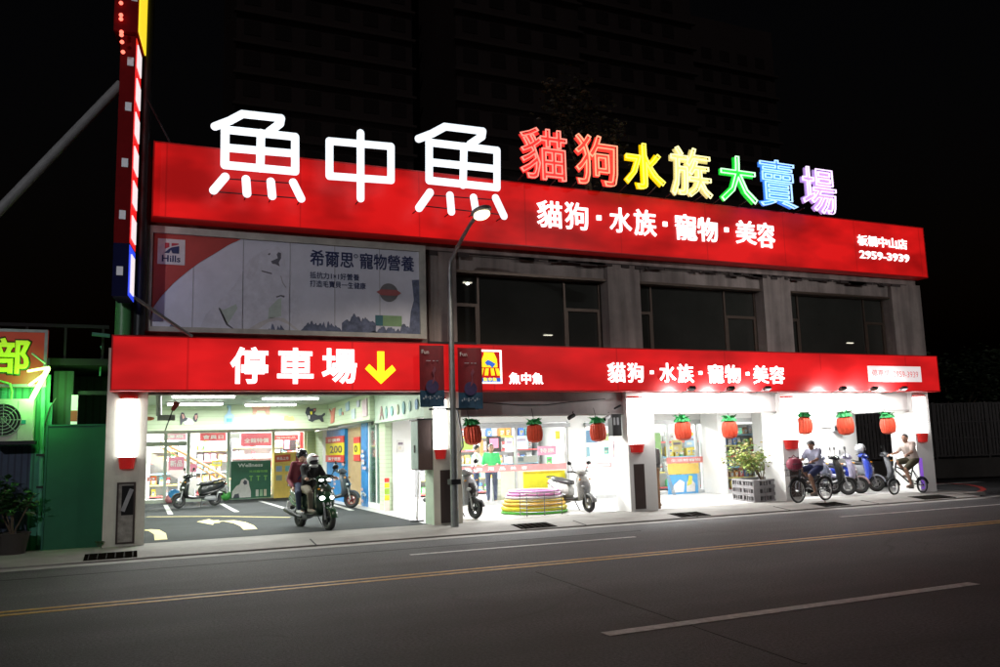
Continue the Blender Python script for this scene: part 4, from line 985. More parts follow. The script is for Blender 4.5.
# green metal panel
x0, x1, z0, z1 = rect(45.5, 426, 104.5, 545.5, 16.35)
t = thing('metal_barrier', 'plain dark green sheet metal panel left of the first pillar', 'panel', ((x0+x1)/2, 16.4, 0))
MB().box(x0, x1, 16.36, 16.4, PZ, z1).build('sheet', ic('panel_green', (.02, .13, .07), .4, var=.2, scale=1.5), t)
MB().box(x0, x1, 16.345, 16.415, z1+.001, z1+.03).box(x0-.03, x0-.001, 16.345, 16.415, PZ, z1+.03).build('frame', ic('panel_green_d', (.02, .12, .08), .4), t)
# lit gap: its light put in as a glowing strip of notices
x0, x1, z0, z1 = rect(71, 395, 77.5, 426, YL+.2)
t = thing('lit_gap_strip', 'narrow glowing white and red strip in the lit gap between the dark green posts', 'notice', ((x0+x1)/2, YL+.2, z0))
MB().box(x0, x1, YL+.2, YL+.23, z0, z1).build('strip', mat('strip_lit', (.7, .72, .7), .5, emit=.45, var=0), t)
MB().box(x0, x1, YL+.19, YL+.1995, z0+.15*(z1-z0), z0+.5*(z1-z0)).build('red_print', ic('strip_red', (.5, .06, .06), .5), t)
def leafy(name, label, cat, base, n, spread, height, cols, ls=.1, seed=1, group=None, stem=.015, pot=None, clumps=10, stem_n=5):
    rd = random.Random(seed); t = thing(name, label, cat, base, group); base = Vector(base)
    tr = MB(); tips = []
    for k in range(stem_n):
        a = rd.uniform(0, 2*PI); s = spread*rd.uniform(.3, .9)
        tip = base+Vector((s*math.cos(a), s*math.sin(a)*.7, height*rd.uniform(.55, .95)))
        mid = base+(tip-base)*.5+Vector((rd.uniform(-.05, .05), rd.uniform(-.05, .05), height*.08))
        tr.tube([base+Vector((0, 0, .02)), mid, tip], [stem, stem*.7, stem*.35], 6); tips += [tip, mid.lerp(tip, .5)]
    tr.build('stem', ic('bark', (.12, .085, .055), .8), t)
    cl = [tp+Vector((rd.gauss(0, spread*.22), rd.gauss(0, spread*.22), rd.gauss(0, height*.1))) for tp in tips for _ in range(max(1, clumps//len(tips)))]
    ms = [MB() for _ in cols]
    for k in range(n):
        c = rd.choice(cl)+Vector((rd.gauss(0, spread*.17), rd.gauss(0, spread*.17), rd.gauss(0, height*.08)))
        M = Matrix.Rotation(rd.uniform(0, 2*PI), 3, 'Z') @ Matrix.Rotation(rd.uniform(-.9, .9), 3, 'X') @ Matrix.Rotation(rd.uniform(-.6, .6), 3, 'Y')
        l = ls*rd.uniform(.6, 1.2); w_ = l*.32
        ms[k % len(cols)].quad(*[c+M @ Vector(q) for q in ((-l/2, 0, 0), (-l*.1, -w_, .01), (l/2, 0, -.015), (-l*.1, w_, .01))])
    crown = MB(); mm = []
    for i, m in enumerate(ms):
        b = len(crown.v); crown.v += m.v; crown.f += [[b+j for j in f] for f in m.f]; crown.mi += [i]*len(m.f)
    crown.build('foliage', [ic('leaf_%s' % str(c), c, .5, var=.3) for c in cols], t, recalc=False, flat=True)
    return t
p = at(14, 500, 16.15); p.z = PZ
t = thing('plant_pot', 'dark plant pot at the far left by the blue corrugated wall', 'plant pot', p); MB().lathe([(.2, 0), (.26, .3), (.28, .34), (.24, .34), (.22, .28), (.02, .27)], p, 18).build('pot', ic('pot_dark', (.06, .05, .045), .7), t)
leafy('potted_plant', 'leafy green potted plant by the blue corrugated wall', 'plant', p+Vector((0, 0, .27)), 200, .42, .8, [(.02, .07, .015), (.035, .11, .02), (.014, .045, .01)], .13, 4, clumps=20)
p = at(-8, 500, 16.1); p.z = PZ
t = thing('plant_pot', 'second dark plant pot cut by the left edge of the picture', 'plant pot', p); MB().lathe([(.18, 0), (.23, .26), (.25, .3), (.2, .3), (.18, .24), (.02, .23)], p, 18).build('pot', ic('pot_dark', (0, 0, 0)), t)
leafy('potted_plant', 'taller dark leafy plant cut by the left edge of the picture', 'plant', p+Vector((0, 0, .23)), 200, .36, 1.0, [(.02, .07, .02), (.03, .1, .02)], .17, 9, clumps=20)
leafy('weed', 'small weed growing at the foot of the leftmost pillar', 'weed', gnd(117, 543), 30, .12, .18, [(.05, .13, .04)], .07, 3, 'weeds at the leftmost pillar', .004)
leafy('weed', 'tiny weed in the pavement before the leftmost pillar', 'weed', gnd(99, 548), 20, .1, .12, [(.05, .11, .04)], .06, 5, 'weeds at the leftmost pillar', .004)

# ------------------------------------------------------------------ drains
for pts, lab in ((((85, 557), (137, 550.5), (137, 546), (87, 550.5)), 'dark drain opening in front of the leftmost pillar'), (((523, 530.5), (558, 527.5), (553, 522.5), (521, 525.5)), 'dark drain opening before the coloured hoops'),
                 (((687, 519), (716, 516.5), (707, 512), (683, 514.5)), 'dark drain opening left of the shrub planter'), (((821, 507.5), (847, 505.5), (838, 501.5), (818, 503.5)), 'dark drain opening below the bicycle with pink bag'),
                 (((937, 505), (972, 501.5), (952, 492.5), (937, 494.5)), 'large dark drain opening right of the last pillar')):
    ps = [gnd(x, y, .06) for x, y in pts]
    xa, xb = (ps[0].x+ps[3].x)/2, (ps[1].x+ps[2].x)/2; ya = y0g+.06
    yb = ya+(.5 if xa < 19 else 1.2)
    t = thing('drain_grate', lab, 'drain', ((xa+xb)/2, ya, 0))
    zc = .09
    sl_ = lambda y: .03+.1*(min(y, y0g+.5)-y0g)
    def slope(m, x0, x1, y0, y1, h0, h1): m.add([(x, y, sl_(y)+h) for h in (h0, h1) for x, y in ((x0, y0), (x1, y0), (x1, y1), (x0, y1))], [(0, 3, 2, 1), (4, 5, 6, 7), (0, 1, 5, 4), (1, 2, 6, 5), (2, 3, 7, 6), (3, 0, 4, 7)]); return m
    slope(MB(), xa, xb, ya, yb, -.02, .008).build('opening', A_['drain_black'], t)  # near-black raised slab paints the dark of the drain hollow
    m = MB(); n = int((xb-xa)/.12)
    for k in range(n): x = xa+(k+.5)*(xb-xa)/n; slope(m, x-.006, x+.006, ya+.02, yb-.02, .009, .012)
    m.build('bars', ic('grate', (.014, .011, .009), .9, var=.4, scale=12), t)

# ------------------------------------------------------------------ right side: fence, hedge, towers
fa_, fb2 = Vector((20.9, 23.6, 0)), Vector((34, 20.2, 0))
d = (fb2-fa_).normalized(); nrm = Vector((-d.y, d.x, 0)); Lf = (fb2-fa_).length
fn = thing('boundary_fence', 'dark slatted fence panels on a low concrete wall beyond the side street', 'fence', fa_)
def along(s, o, z): return fa_+d*s+nrm*o+Vector((0, 0, z))
ang = math.atan2(d.y, d.x)
FM = ic('fence_dark', (.05, .045, .045), .6, var=.35, scale=2)
MB().obox(along(Lf/2, 0, .35), (Lf/2, .12, .35), ang).build('base_wall', ic('fence_base', (.07, .065, .06), .85, var=.3, scale=1.5), fn)
for k in range(int(Lf/2.2)+1): MB().obox(along(k*2.2, 0, 1.75), (.04, .05, 1.05), ang).build('post', FM, fn)
for k in range(int(Lf/2.2)):
    m = MB()
    for j in range(15): m.obox(along(k*2.2+.1+j*.143, 0, 1.77), (.055, .012, .99), ang)
    for z in (.8, 1.45, 2.05, 2.74): m.obox(along(k*2.2+1.1, -.03, z), (1.05, .02, .025), ang)
    m.build('slat_panel', FM, fn)
def tree(name, label, base, h, cr, n, cols, seed, ls=.3, group=None):
    rd = random.Random(seed); base = Vector(base); t = thing(name, label, 'tree', base, group)
    tr = MB(); tr.tube([base, base+Vector((.05, 0, h*.3)), base+Vector((0, .1, h*.6))], [h*.03, h*.022, h*.012], 8)
    cls = []
    for k in range(7):
        a = 2*PI*k/7+rd.uniform(-.3, .3); tip = base+Vector((cr*.7*math.cos(a), cr*.7*math.sin(a), h*rd.uniform(.5, .92)))
        tr.tube([base+Vector((0, .05, h*rd.uniform(.3, .5))), tip], [h*.012, h*.004], 6); cls.append(tip)
    tr.build('trunk', ic('bark', (0, 0, 0)), t)
    cls += [base+Vector((rd.gauss(0, cr*.4), rd.gauss(0, cr*.4), h*rd.uniform(.45, 1))) for _ in range(9)]
    m = MB()
    for k in range(n):
        c = rd.choice(cls)+Vector((rd.gauss(0, cr*.24), rd.gauss(0, cr*.24), rd.gauss(0, h*.07)))
        M = Matrix.Rotation(rd.uniform(0, 2*PI), 3, 'Z') @ Matrix.Rotation(rd.uniform(-1.2, 1.2), 3, 'X')
        l = ls*rd.uniform(.6, 1.3); m.m = k % len(cols)
        m.quad(*[c+M @ Vector(q) for q in ((-l/2, 0, 0), (0, -l*.3, .02), (l/2, 0, 0), (0, l*.3, .02))])
    m.build('crown', [ic('leaf_%s' % str(c), c, .6, var=.3) for c in cols], t, recalc=False, flat=True)
    return t
for k, (x, y, h, c) in enumerate(((24.0, 25.6, 4.6, 1.8), (27.5, 24.8, 5.0, 2.0), (31.0, 24.0, 4.7, 1.9), (35, 23.2, 5.2, 2.2))):
    tree('hedge_tree', ('dark bushy tree rising behind the fence nearest the shop', 'second dark bushy tree from the shop behind the fence', 'third dark bushy tree from the shop behind the fence', 'dark bushy tree behind the right end of the fence')[k], (x, y, 0), h, c, 2600, [(.02, .04, .015), (.03, .055, .02)], 20+k, .26, 'dark trees behind the fence')
pt = at(570, 133, 19.0)
tree('roof_tree', 'leafy tree on the roof with red glow in its leaf colour behind the coloured characters', (pt.x, 18.2, ZR-.1), pt.z-ZR+1.0, 1.0, 1500, [(.035, .03, .015), (.05, .04, .02)], 31, .16)  # reddish leaf colours hold the red light of the characters
for (xa, xb, y, h, lab, seed) in ((28, 42, 72, 60, 'dim high rise block with ledges left of centre in the night sky', 1), (43, 60, 76, 75, 'dim high rise tower with balcony columns behind the coloured characters', 2), (61, 80, 84, 58, 'dim high rise block at right in the night sky', 3), (8, 26, 80, 64, 'dim high rise block behind the white characters', 4)):
    t = thing('high_rise', lab, 'tower block', ((xa+xb)/2, y, 0))
    MB().box(xa, xb, y, y+14, 0, h).build('wall', ic('tower_wall', (.22, .17, .17), .9, var=.2, scale=.1), t)
    nf = int(h/3.2)
    for k in range(5, 17): MB().box(xa-.3, xb+.3, y-.5, y-.002, k*3.2, k*3.2+.25).build('ledge', ic('tower_ledge', (.25, .2, .19), .9), t)
    wm = ic('tower_window', (.1, .08, .08), .6); nc = int((xb-xa)/3)
    for c in range(nc):
        xw = xa+.7+c*3
        for k in range(5, 17): MB().box(xw, xw+1.6, y-.06, y-.004, k*3.2+1.1, k*3.2+2.6).build('window', wm, t)
# ------------------------------------------------------------------ hanging pineapple lanterns
def lantern(label, px, py0, py1, Y=YF+.05):
    c = at(px, (py0+py1)/2, Y); h = at(px, py0, Y).z-at(px, py1, Y).z
    zt_ = c.z+h/2
    t = thing('pineapple_lantern', label, 'paper lantern', (c.x, Y, c.z-h/2), 'pineapple lanterns along the arcade')
    r = h*.3; hb = h*.76; rs = []; m = MB(); z0 = c.z-h/2
    n = 36
    for i in range(11):
        a = i/10; rr = r*1.08*(.55+.45*math.sin(PI*min(1, max(0, .1+a*.8)))**.7) if 0 < i < 10 else r*.4
        rs.append([Vector((c.x+rr*(1+.045*(-1)**k)*math.cos(2*PI*k/n), Y+rr*(1+.045*(-1)**k)*math.sin(2*PI*k/n), z0+hb*a)) for k in range(n)])
    m.rings(rs).build('paper_body', A_['red_paper'], t)
    g = MB(); rd = random.Random(int(px))
    zz = z0+hb-h*.03; rs = []
    for i in range(7):
        a = i/6; rr = r*(1.0*math.cos(a*1.25)**.75) if i < 6 else r*.2
        rs.append([Vector((c.x+rr*(1+.1*(-1)**k)*math.cos(2*PI*k/24), Y+rr*(1+.1*(-1)**k)*math.sin(2*PI*k/24), zz+h*.22*a+(.02*h if k % 2 else 0))) for k in range(24)])
    g.rings(rs)
    for k in range(10):
        a = 2*PI*k/10+rd.uniform(-.2, .2); u = Vector((math.cos(a), math.sin(a), 0)); v = Vector((-u.y, u.x, 0))
        b = Vector((c.x, Y, zz+h*.1)); e = b+u*r*rd.uniform(.95, 1.2)+Vector((0, 0, h*rd.uniform(.06, .2)))
        g.quad(b+u*r*.3-v*r*.3, b+u*r*.3+v*r*.3, e+v*r*.22, e+u*.02, e-v*r*.22)
    g.build('paper_leaves', A_['green_paper'], t, recalc=False, flat=True)
    tl_ = Matrix.Translation((c.x, Y, z0+h)) @ Matrix.Rotation(rd.uniform(-.09, .09), 4, 'Y') @ Matrix.Translation((-c.x, -Y, -z0-h)); t.matrix_world = tl_ @ Matrix.Translation(t.location)
    MB().cyl((c.x, Y, z0+hb+h*.2), (c.x, Y+.08, 2.42), .006, n=5).build('string', A_['dark_metal'], t)
for px, a, b, l in ((471.3, 418, 445, 'red paper pineapple lantern just right of the street lamp'), (534.3, 418, 442.5, 'red paper pineapple lantern above the coloured hoops'), (597.3, 416.5, 441.5, 'red paper pineapple lantern above the white scooter'),
                    (682.2, 415, 440.5, 'red paper pineapple lantern above the shop window with blue poster'), (729.3, 415, 438.5, 'red paper pineapple lantern above the shrub planter'),
                    (804.8, 411, 434.5, 'red paper pineapple lantern half hidden behind the pillar by bicycle with pink bag'), (844.3, 410.5, 435, 'red paper pineapple lantern above the grey scooter by the dark opening'), (887.3, 412, 434, 'rightmost red paper pineapple lantern')):
    lantern(l, px, a, b, YF+.5 if px in (804.8,) else YF+.05)
# drooping cable across the grey beam, bracket, speaker, wall cameras
o = MB().tube([at(x, y, YF+.14) for x, y in ((462, 401), (490, 403), (520, 405), (545, 405), (570, 402), (605, 399))], .009, 5).build('loose_cable', A_['dark_metal']); tag(o, 'loose dark cable drooping across the grey beam', 'cable')
o = MB().tube([at(x, y, YF-.05) for x, y in ((457, 408), (459, 420), (462, 436), (463, 446), (460, 452))], .02, 6).build('loose_cable', A_['black']); tag(o, 'thick black cable hanging down the street lamp side of the second pillar', 'cable')
x0, x1, z0, z1 = rect(612.5, 414, 621.5, 436, YF+.1)
t = thing('wall_speaker', 'black box speaker fixed beside the pillar right of the white scooter', 'speaker', ((x0+x1)/2, YF+.1, z0))
MB().box(x0, x1, YF+.1, YF+.3, z0, z1).build('cabinet', A_['black'], t)
for k in range(2): MB().box(x0+.03+.09*k, x0+.08+.09*k, YF+.094, YF+.0995, z0+.25, z1-.08).build('grille', A_['grey_plastic'], t)
MB().tube([(x0+.1, YF+.2, z1), (x0+.1, YF+.18, z1+.12), (x0+.25, YF+.1, z1+.2)], .025, 6).build('bracket', A_['dark_metal'], t)
for px, py, l in ((783.5, 402.5, 'small white surveillance camera beside the pillar by the bicycle with pink bag'), (607.5, 417, 'small surveillance camera hanging beside the black speaker'), (572, 416, 'small dark surveillance camera under the grey beam')):
    p = at(px, py, YF+.12); t = thing('security_camera', l, 'camera', p+Vector((0, .03, .1)))
    dk = px < 600
    MB().cyl(p+Vector((-.11, -.05, -.05)), p+Vector((.06, .02, .02)), .045, n=12).build('camera_body', A_['dark_metal' if dk else 'grey_plastic'], t)
    MB().tube([p+Vector((.03, .03, .02)), p+Vector((.06, .05, .11))], .015, 6).build('bracket', A_['dark_metal'], t)
    MB().cyl(p+Vector((-.115, -.052, -.053)), p+Vector((-.112, -.051, -.052)), .036, n=10).build('lens', A_['black'], t)
# wing-shaped vent arm hanging in the bay + red paddle
p0 = at(158.5, 394, 18.0); p1 = at(159, 416, 18.0)
t = thing('ceiling_fan_mount', 'grey hanging camera mount at top left of the parking bay', 'camera mount', p0)
MB().cyl((p0.x, 18, CZ), (p1.x, 18, p1.z), .055).build('drop_pipe', A_['grey_plastic'], t)
MB().box(p1.x-.03, p1.x+.3, 17.94, 18.06, p1.z-.09, p1.z+.02).build('camera_body', A_['grey_plastic'], t)
MB().ell((p1.x-.2, 18, p1.z-.05), (.12, .05, .04)).build('red_tip', ic('orange_tip', (.7, .2, .1), .5), t)
t = thing('warning_paddle', 'dark red paddle on a thin leaning rod at top left of the parking bay', 'paddle', at(163, 436, 17.9))
a, b = at(165, 431, 17.9), at(172.5, 410.5, 17.9); c = at(177.5, 402, 17.9)
MB().cyl(a, b, .012).build('rod', A_['dark_metal'], t)
dd = (c-b).normalized(); nn = Vector((dd.z, 0, -dd.x))
MB().rings([[b-nn*.035+Vector((0, -.02, 0)), b+nn*.035+Vector((0, -.02, 0)), b+nn*.035+Vector((0, .02, 0)), b-nn*.035+Vector((0, .02, 0))], [c-nn*.065+Vector((0, -.02, 0)), c+nn*.065+Vector((0, -.02, 0)), c+nn*.065+Vector((0, .02, 0)), c-nn*.065+Vector((0, .02, 0))]]).build('paddle_head', ic('paddle_red', (.2, .02, .02), .5), t)

# pet cut-outs on the striped frieze
def cut(name, label, polys, y=FB, cat='cut-out'):
    t = thing(name, label, cat, at(polys[0][1][0][0], polys[0][1][0][1], y))
    for i, (m, pts, nm) in enumerate(polys):
        ps = [at(a, b, y) for a, b in pts]; MB().prism([(p.x, p.z) for p in ps], y-.03-.012*i, y-.008-.012*i).build(nm, m, t)
CT = ic('cut_dark', (.05, .055, .075), .5); PK = ic('cut_pink', (.62, .32, .3), .5); WH = A_['white_plastic']
def c7(x, y): return (140+x*.15, 380+y*.15)
cut('dog_cutout', 'dark eared puppy face cut-out at left of the striped frieze', [
    (WH, [c7(*p) for p in ((300,262),(318,250),(345,262),(362,280),(350,300),(300,300),(290,282))], 'face'),
    (CT, [c7(*p) for p in ((268,298),(266,245),(276,216),(292,220),(304,250),(318,256),(308,272),(284,280),(276,300))], 'ear'),
    (CT, [c7(*p) for p in ((352,256),(366,224),(382,222),(386,250),(376,280),(360,276))], 'ear'),
    (PK, [c7(*p) for p in ((277,228),(290,228),(298,252),(284,262))], 'inner_ear'), (PK, [c7(*p) for p in ((364,236),(380,232),(380,256),(368,270))], 'inner_ear')])
cut('bottle_cutout', 'pale blue spray bottle cut-out on the striped frieze', [(ic('cut_blue', (.36, .55, .72), .5), [c7(*p) for p in ((562,292),(562,240),(580,222),(590,190),(578,180),(582,168),(606,170),(606,220),(626,236),(628,292))], 'bottle'), (ic('cut_blue2', (.12, .38, .75), .5), [c7(*p) for p in ((576,256),(612,256),(612,280),(576,280))], 'bottle_label')])
cut('bow_cutout', 'pink lying cat cut-out in the middle of the striped frieze', [(ic('cut_salmon', (.7, .36, .27), .5), [c7(*p) for p in ((732,164),(760,160),(800,172),(850,158),(878,162),(862,196),(864,234),(842,232),(832,206),(780,204),(770,232),(750,232),(752,196))], 'body'), (ic('cut_yel', (.72, .56, .2), .5), [c7(*p) for p in ((765,172),(840,172),(836,182),(770,182))], 'back_stripe')])
def c8(x, y): return (280+x*.15, 380+y*.15)
cut('duckling_cutout', 'small yellow lying animal cut-out beside the black cat', [(ic('cut_yel', (0, 0, 0)), [c8(*p) for p in ((24,268),(30,240),(48,236),(60,248),(84,240),(96,262),(92,270))], 'body')])
cut('cat_cutout', 'black leaping cat cut-out with yellow eyes on the striped frieze', [
    (CT, [c8(*p) for p in ((168,220),(176,188),(192,178),(200,192),(220,190),(240,186),(238,210),(226,226),(250,236),(276,234),(290,222),(298,218),(300,232),(284,246),(292,278),(278,280),(262,262),(232,268),(214,280),(190,272),(186,250),(178,236))], 'body'),
    (ic('cut_pink2', (.5, .2, .18), .5), [c8(*p) for p in ((222,196),(236,190),(234,206),(226,210))], 'inner_ear'), (ic('cut_yel2', (.75, .7, .05), .5), [c8(*p) for p in ((198,212),(212,210),(214,228),(204,232))], 'eye'), (WH, [c8(*p) for p in ((184,236),(198,238),(196,262),(190,262))], 'chest')])
# pastel cut-outs on the side frieze (X plane)
tl = thing('wall_cutout', 'red figure and pastel pet shapes on the side frieze above the blue panels', 'cut-out', (5.5, 25.0, 2.5))
for pts, c in (([(333,192),(346,215),(358,190),(372,184),(366,232),(364,280),(352,288),(342,290),(346,236)], (.6, .2, .15)), ([(396,200),(412,190),(414,232),(400,238)], (.35, .55, .58)), ([(440,160),(464,140),(466,200),(446,210)], (.35, .5, .62)), ([(480,200),(504,190),(506,256),(484,262)], (.45, .55, .58)), ([(516,140),(534,134),(534,178),(518,182)], (.5, .5, .62)), ([(552,140),(584,120),(586,240),(556,246)], (.6, .45, .5)), ([(416,215),(424,212),(426,232),(418,234)], (.6, .3, .25))):
    ps = [atx(*c8(*p), 5.5) for p in pts]; m = MB()
    n = len(ps); m.add([(5.47, p.y, p.z) for p in ps]+[(5.495, p.y, p.z) for p in ps], [tuple(range(n)), tuple(range(2*n-1, n-1, -1))]+[(i, (i+1) % n, n+(i+1) % n, n+i) for i in range(n)])
    m.build('shape', ic('wc%.2f' % sum(c), c, .5), tl)
# ------------------------------------------------------------------ posters and notices of the parking bay
def board(name, label, box, Y, m, depth=.03, cat='poster', frame=None):
    x0, x1, z0, z1 = rect(*box, Y); t = thing(name, label, cat, ((x0+x1)/2, Y, z0))
    MB().box(x0, x1, Y, Y+depth, z0, z1).build('panel', m, t)
    return t, (lambda a, b: (x0+(x1-x0)*a, z0+(z1-z0)*b)), x1-x0, z1-z0
def bt(t, q, w_, h_, s, a, b, wa, hb, Y, m, bold=.02, name='lettering'):
    p = q(a, b); return glyph(name, s, (p[0], Y-.002, p[1]), (w_*wa, 0, 0), (0, 0, h_*hb), m, t, depth=.006, bold=bold)
Y0 = 29.7
t, q, w_, h_ = board('poster', 'dark green poster with a white puppy leaning before the bay shopfront', (230.7, 461, 271, 498), Y0, ic('poster_green', (.02, .13, .07), .5), )
bt(t, q, w_, h_, 'Wellness', .17, .84, .62, .1, Y0, A_['white_plastic'], .03)
bt(t, q, w_, h_, '天然寵物糧', .45, .68, .46, .07, Y0, ic('lime_txt', (.2, .5, .1), .5))
for k in range(3): m = MB(); a = q(.5+.18*k, .46); m.box(a[0]-.06, a[0]+.06, Y0-.012, Y0-.002, a[1]+.14, a[1]+.17).box(a[0]-.015, a[0]+.015, Y0-.012, Y0-.002, a[1], a[1]+.139).build('print_marks', ic('lime_txt', (0, 0, 0)), t)
MB().prism([q(.03, .02), q(.04, .2), q(.14, .34), q(.22, .38), q(.26, .5), q(.36, .54), q(.44, .46), q(.46, .32), q(.5, .18), q(.5, .02)], Y0-.014, Y0-.002).build('dog_print', ic('pup_white', (.7, .68, .66), .6), t)
MB().prism([q(.3, .42), q(.34, .5), q(.4, .46), q(.4, .38), q(.34, .36)], Y0-.02, Y0-.0145).prism([q(.06, .02), q(.1, .12), q(.2, .14), q(.22, .02)], Y0-.02, Y0-.0145).build('dog_print', CT, t)
for k in range(3): a = q(.62+.1*k, .04); MB().box(a[0], a[0]+w_*.07, Y0-.012, Y0-.002, a[1], a[1]+h_*.18).build('pack_print', ic('pack%d' % k, ((.6, .62, .55), (.3, .5, .3), (.6, .55, .4))[k], .5), t)
t, q, w_, h_ = board('poster', 'yellow poster with red header beside the green puppy poster', (274, 452, 306.5, 497.5), Y0, ic('poster_yellow', (.72, .5, .1), .5))
MB().prism([q(.03, .78), q(.03, .93), q(.5, .95), q(.5, .8)], Y0-.012, Y0-.002).build('header_print', ic('hdr_red', (.6, .08, .04), .5), t)
bt(t, q, w_, h_, '新品上市', .08, .83, .36, .07, Y0-.011, A_['white_plastic'])
for k in range(6): a = q(.06+.28*(k % 3), .58-.2*(k//3)); MB().box(a[0], a[0]+w_*.18, Y0-.012, Y0-.002, a[1], a[1]+h_*.12).build('pack_print', ic('pk%d' % k, ((.3, .4, .6), (.2, .5, .55), (.45, .4, .7), (.3, .32, .25), (.6, .5, .3), (.25, .3, .2))[k], .5), t)
MB().prism([q(.66, .99), q(.66, .8), q(.99, .6), q(.99, .99)], Y0-.012, Y0-.002).build('corner_print', ic('hdr_dark', (.35, .04, .05), .5), t)
# 200 sign, on the blue panel (faces left)
def xsign(label, px0, px1, py0, py1, x=5.86, name='price_sign'):
    a, b = atx(px0, (py0+py1)/2, x), atx(px1, (py0+py1)/2, x); mx = (px0+px1)/2
    z1, z0 = atx(mx, py0, x).z, atx(mx, py1, x).z
    t = thing(name, label, 'sign', (x, (a.y+b.y)/2, z0))
    return t, a.y, b.y, z0, z1
t, y0, y1, z0, z1 = xsign('yellow and red price sign reading 200 on the blue panel', 326.5, 344.3, 436.5, 462)
x = 5.86; h_ = z1-z0
MB().box(x-.03, x, y1, y0, z0+h_*.27, z0+h_*.74).build('panel', ic('sign_yellow', (.8, .68, .03), .5), t)
MB().box(x-.03, x, y1, y0, z0, z0+h_*.268).box(x-.03, x, y1, y0, z0+h_*.742, z1).build('panel', ic('sign_red', (.6, .05, .04), .5), t)
glyph('numerals', '200', (x-.031, y0-(y0-y1)*.26, z0+h_*.34), (0, (y1-y0)*.68, 0), (0, 0, h_*.3), A_['black'], t, depth=.006, bold=.03)
glyph('lettering', '折價券', (x-.031, y0-(y0-y1)*.15, z0+h_*.79), (0, (y1-y0)*.7, 0), (0, 0, h_*.13), A_['white_plastic'], t, depth=.006, bold=.02)
glyph('lettering', '滿千送百', (x-.031, y0-(y0-y1)*.15, z0+h_*.06), (0, (y1-y0)*.7, 0), (0, 0, h_*.13), A_['white_plastic'], t, depth=.006, bold=.02)
t, y0, y1, z0, z1 = xsign('narrow half hidden yellow and red price sign on the wooden door', 354.5, 360.5, 437, 461, 5.97)
MB().box(5.94, 5.97, y1, y0, z0+.27*(z1-z0), z1-.26*(z1-z0)).build('panel', ic('sign_yellow', (0, 0, 0)), t)
MB().box(5.94, 5.97, y1, y0, z0, z0+.268*(z1-z0)).box(5.94, 5.97, y1, y0, z1-.258*(z1-z0), z1).build('panel', ic('sign_red', (0, 0, 0)), t)
glyph('numerals', '0', (5.939, y0-.12*(y0-y1), z0+.36*(z1-z0)), (0, (y1-y0)*.55, 0), (0, 0, .3*(z1-z0)), A_['black'], t, depth=.006, bold=.03)
# little fish stickers on the blue panels
fm = ic('fish_print', (.62, .45, .45), .5); rd = random.Random(11)
for k in range(22):
    px = rd.choice([rd.uniform(327.5, 343.5), rd.uniform(362, 366.6)]); py = rd.uniform(440, 502)
    xx = 5.878 if px < 350 else 5.838
    p = atx(px, py, xx)
    if px < 346 and 434 < py < 464: continue
    m = MB(); l = rd.uniform(.12, .24); ps = [(-l, 0), (-l*.3, .05), (l*.5, .02), (l, .06), (l, -.06), (l*.5, -.02), (-l*.3, -.05)]
    n = 7; m.add([(xx-.006, p.y+a, p.z+b) for a, b in ps]+[(xx-.001, p.y+a, p.z+b) for a, b in ps], [tuple(range(n)), tuple(range(2*n-1, n-1, -1))]+[(i, (i+1) % n, n+(i+1) % n, n+i) for i in range(n)])
    o = m.build('fish_sticker', rd.choice([fm, ic('fish_white', (.6, .68, .75), .5)])); tag(o, 'small pale fish sticker on the blue panels of the bay', 'sticker', 'fish stickers on the blue panels')

# ------------------------------------------------------------------ goods inside
PKC = [('red', (.6, .06, .06)), ('pink', (.7, .3, .38)), ('yellow', (.72, .55, .08)), ('green', (.12, .42, .12)), ('blue', (.08, .2, .6)), ('white', (.72, .72, .7)), ('orange', (.7, .28, .06)), ('turquoise', (.2, .5, .55)), ('brown', (.28, .16, .08)), ('grey', (.35, .35, .38))]
protos = {}
def product(kind, ci, loc, sc, where, group, rz=0):
    key = (kind, ci)
    if key not in protos:
        nm, c = PKC[ci]; m = MB()
        if kind == 'package':
            m.rings([[Vector((sx*.09*w1, sy*.05*d1, z)) for sx, sy in ((-1, -1), (1, -1), (1, 1), (-1, 1))] for z, w1, d1 in ((0, .92, .9), (.02, 1, 1), (.2, 1, .95), (.25, 1.0, .25), (.27, 1, .1))])
        elif kind == 'tub': m.lathe([(.06, 0), (.07, .16), (.075, .165), (.075, .2), (.05, .205)], n=12)
        else: m.box(-.1, .1, -.07, .07, 0, .24).box(-.07, .07, -.073, -.0701, .06, .16)
        m.m = 1; y_ = -.0505 if kind == 'package' else -.0735
        if kind != 'tub':
            m.box(-.055, .055, y_-.004, y_, .1, .17); m.box(-.06, .02, y_-.004, y_, .05, .075)
        else: m.lathe([(.0745, .05), (.0745, .12)], n=12)
        m.m = 2; m.box(-.04, .04, y_-.006, y_-.0045, .12, .15)
        protos[key] = m.mesh(kind, [ic('pk_'+nm, c, .45, var=.2, scale=18), ic('pk_label%d' % (ci % 3), ((.75, .74, .7), (.7, .6, .2), (.55, .7, .75))[ci % 3], .5), ic('pk_mark%d' % (ci % 2), ((.1, .1, .2), (.45, .08, .06))[ci % 2], .5)])
    o = bpy.data.objects.new('product_'+kind, protos[key]); COL.objects.link(o); o.location = loc; o.scale = sc; o.rotation_euler = (0, 0, rz)
    return tag(o, '%s pet supply %s on the %s' % (PKC[ci][0], kind, where), kind, group)
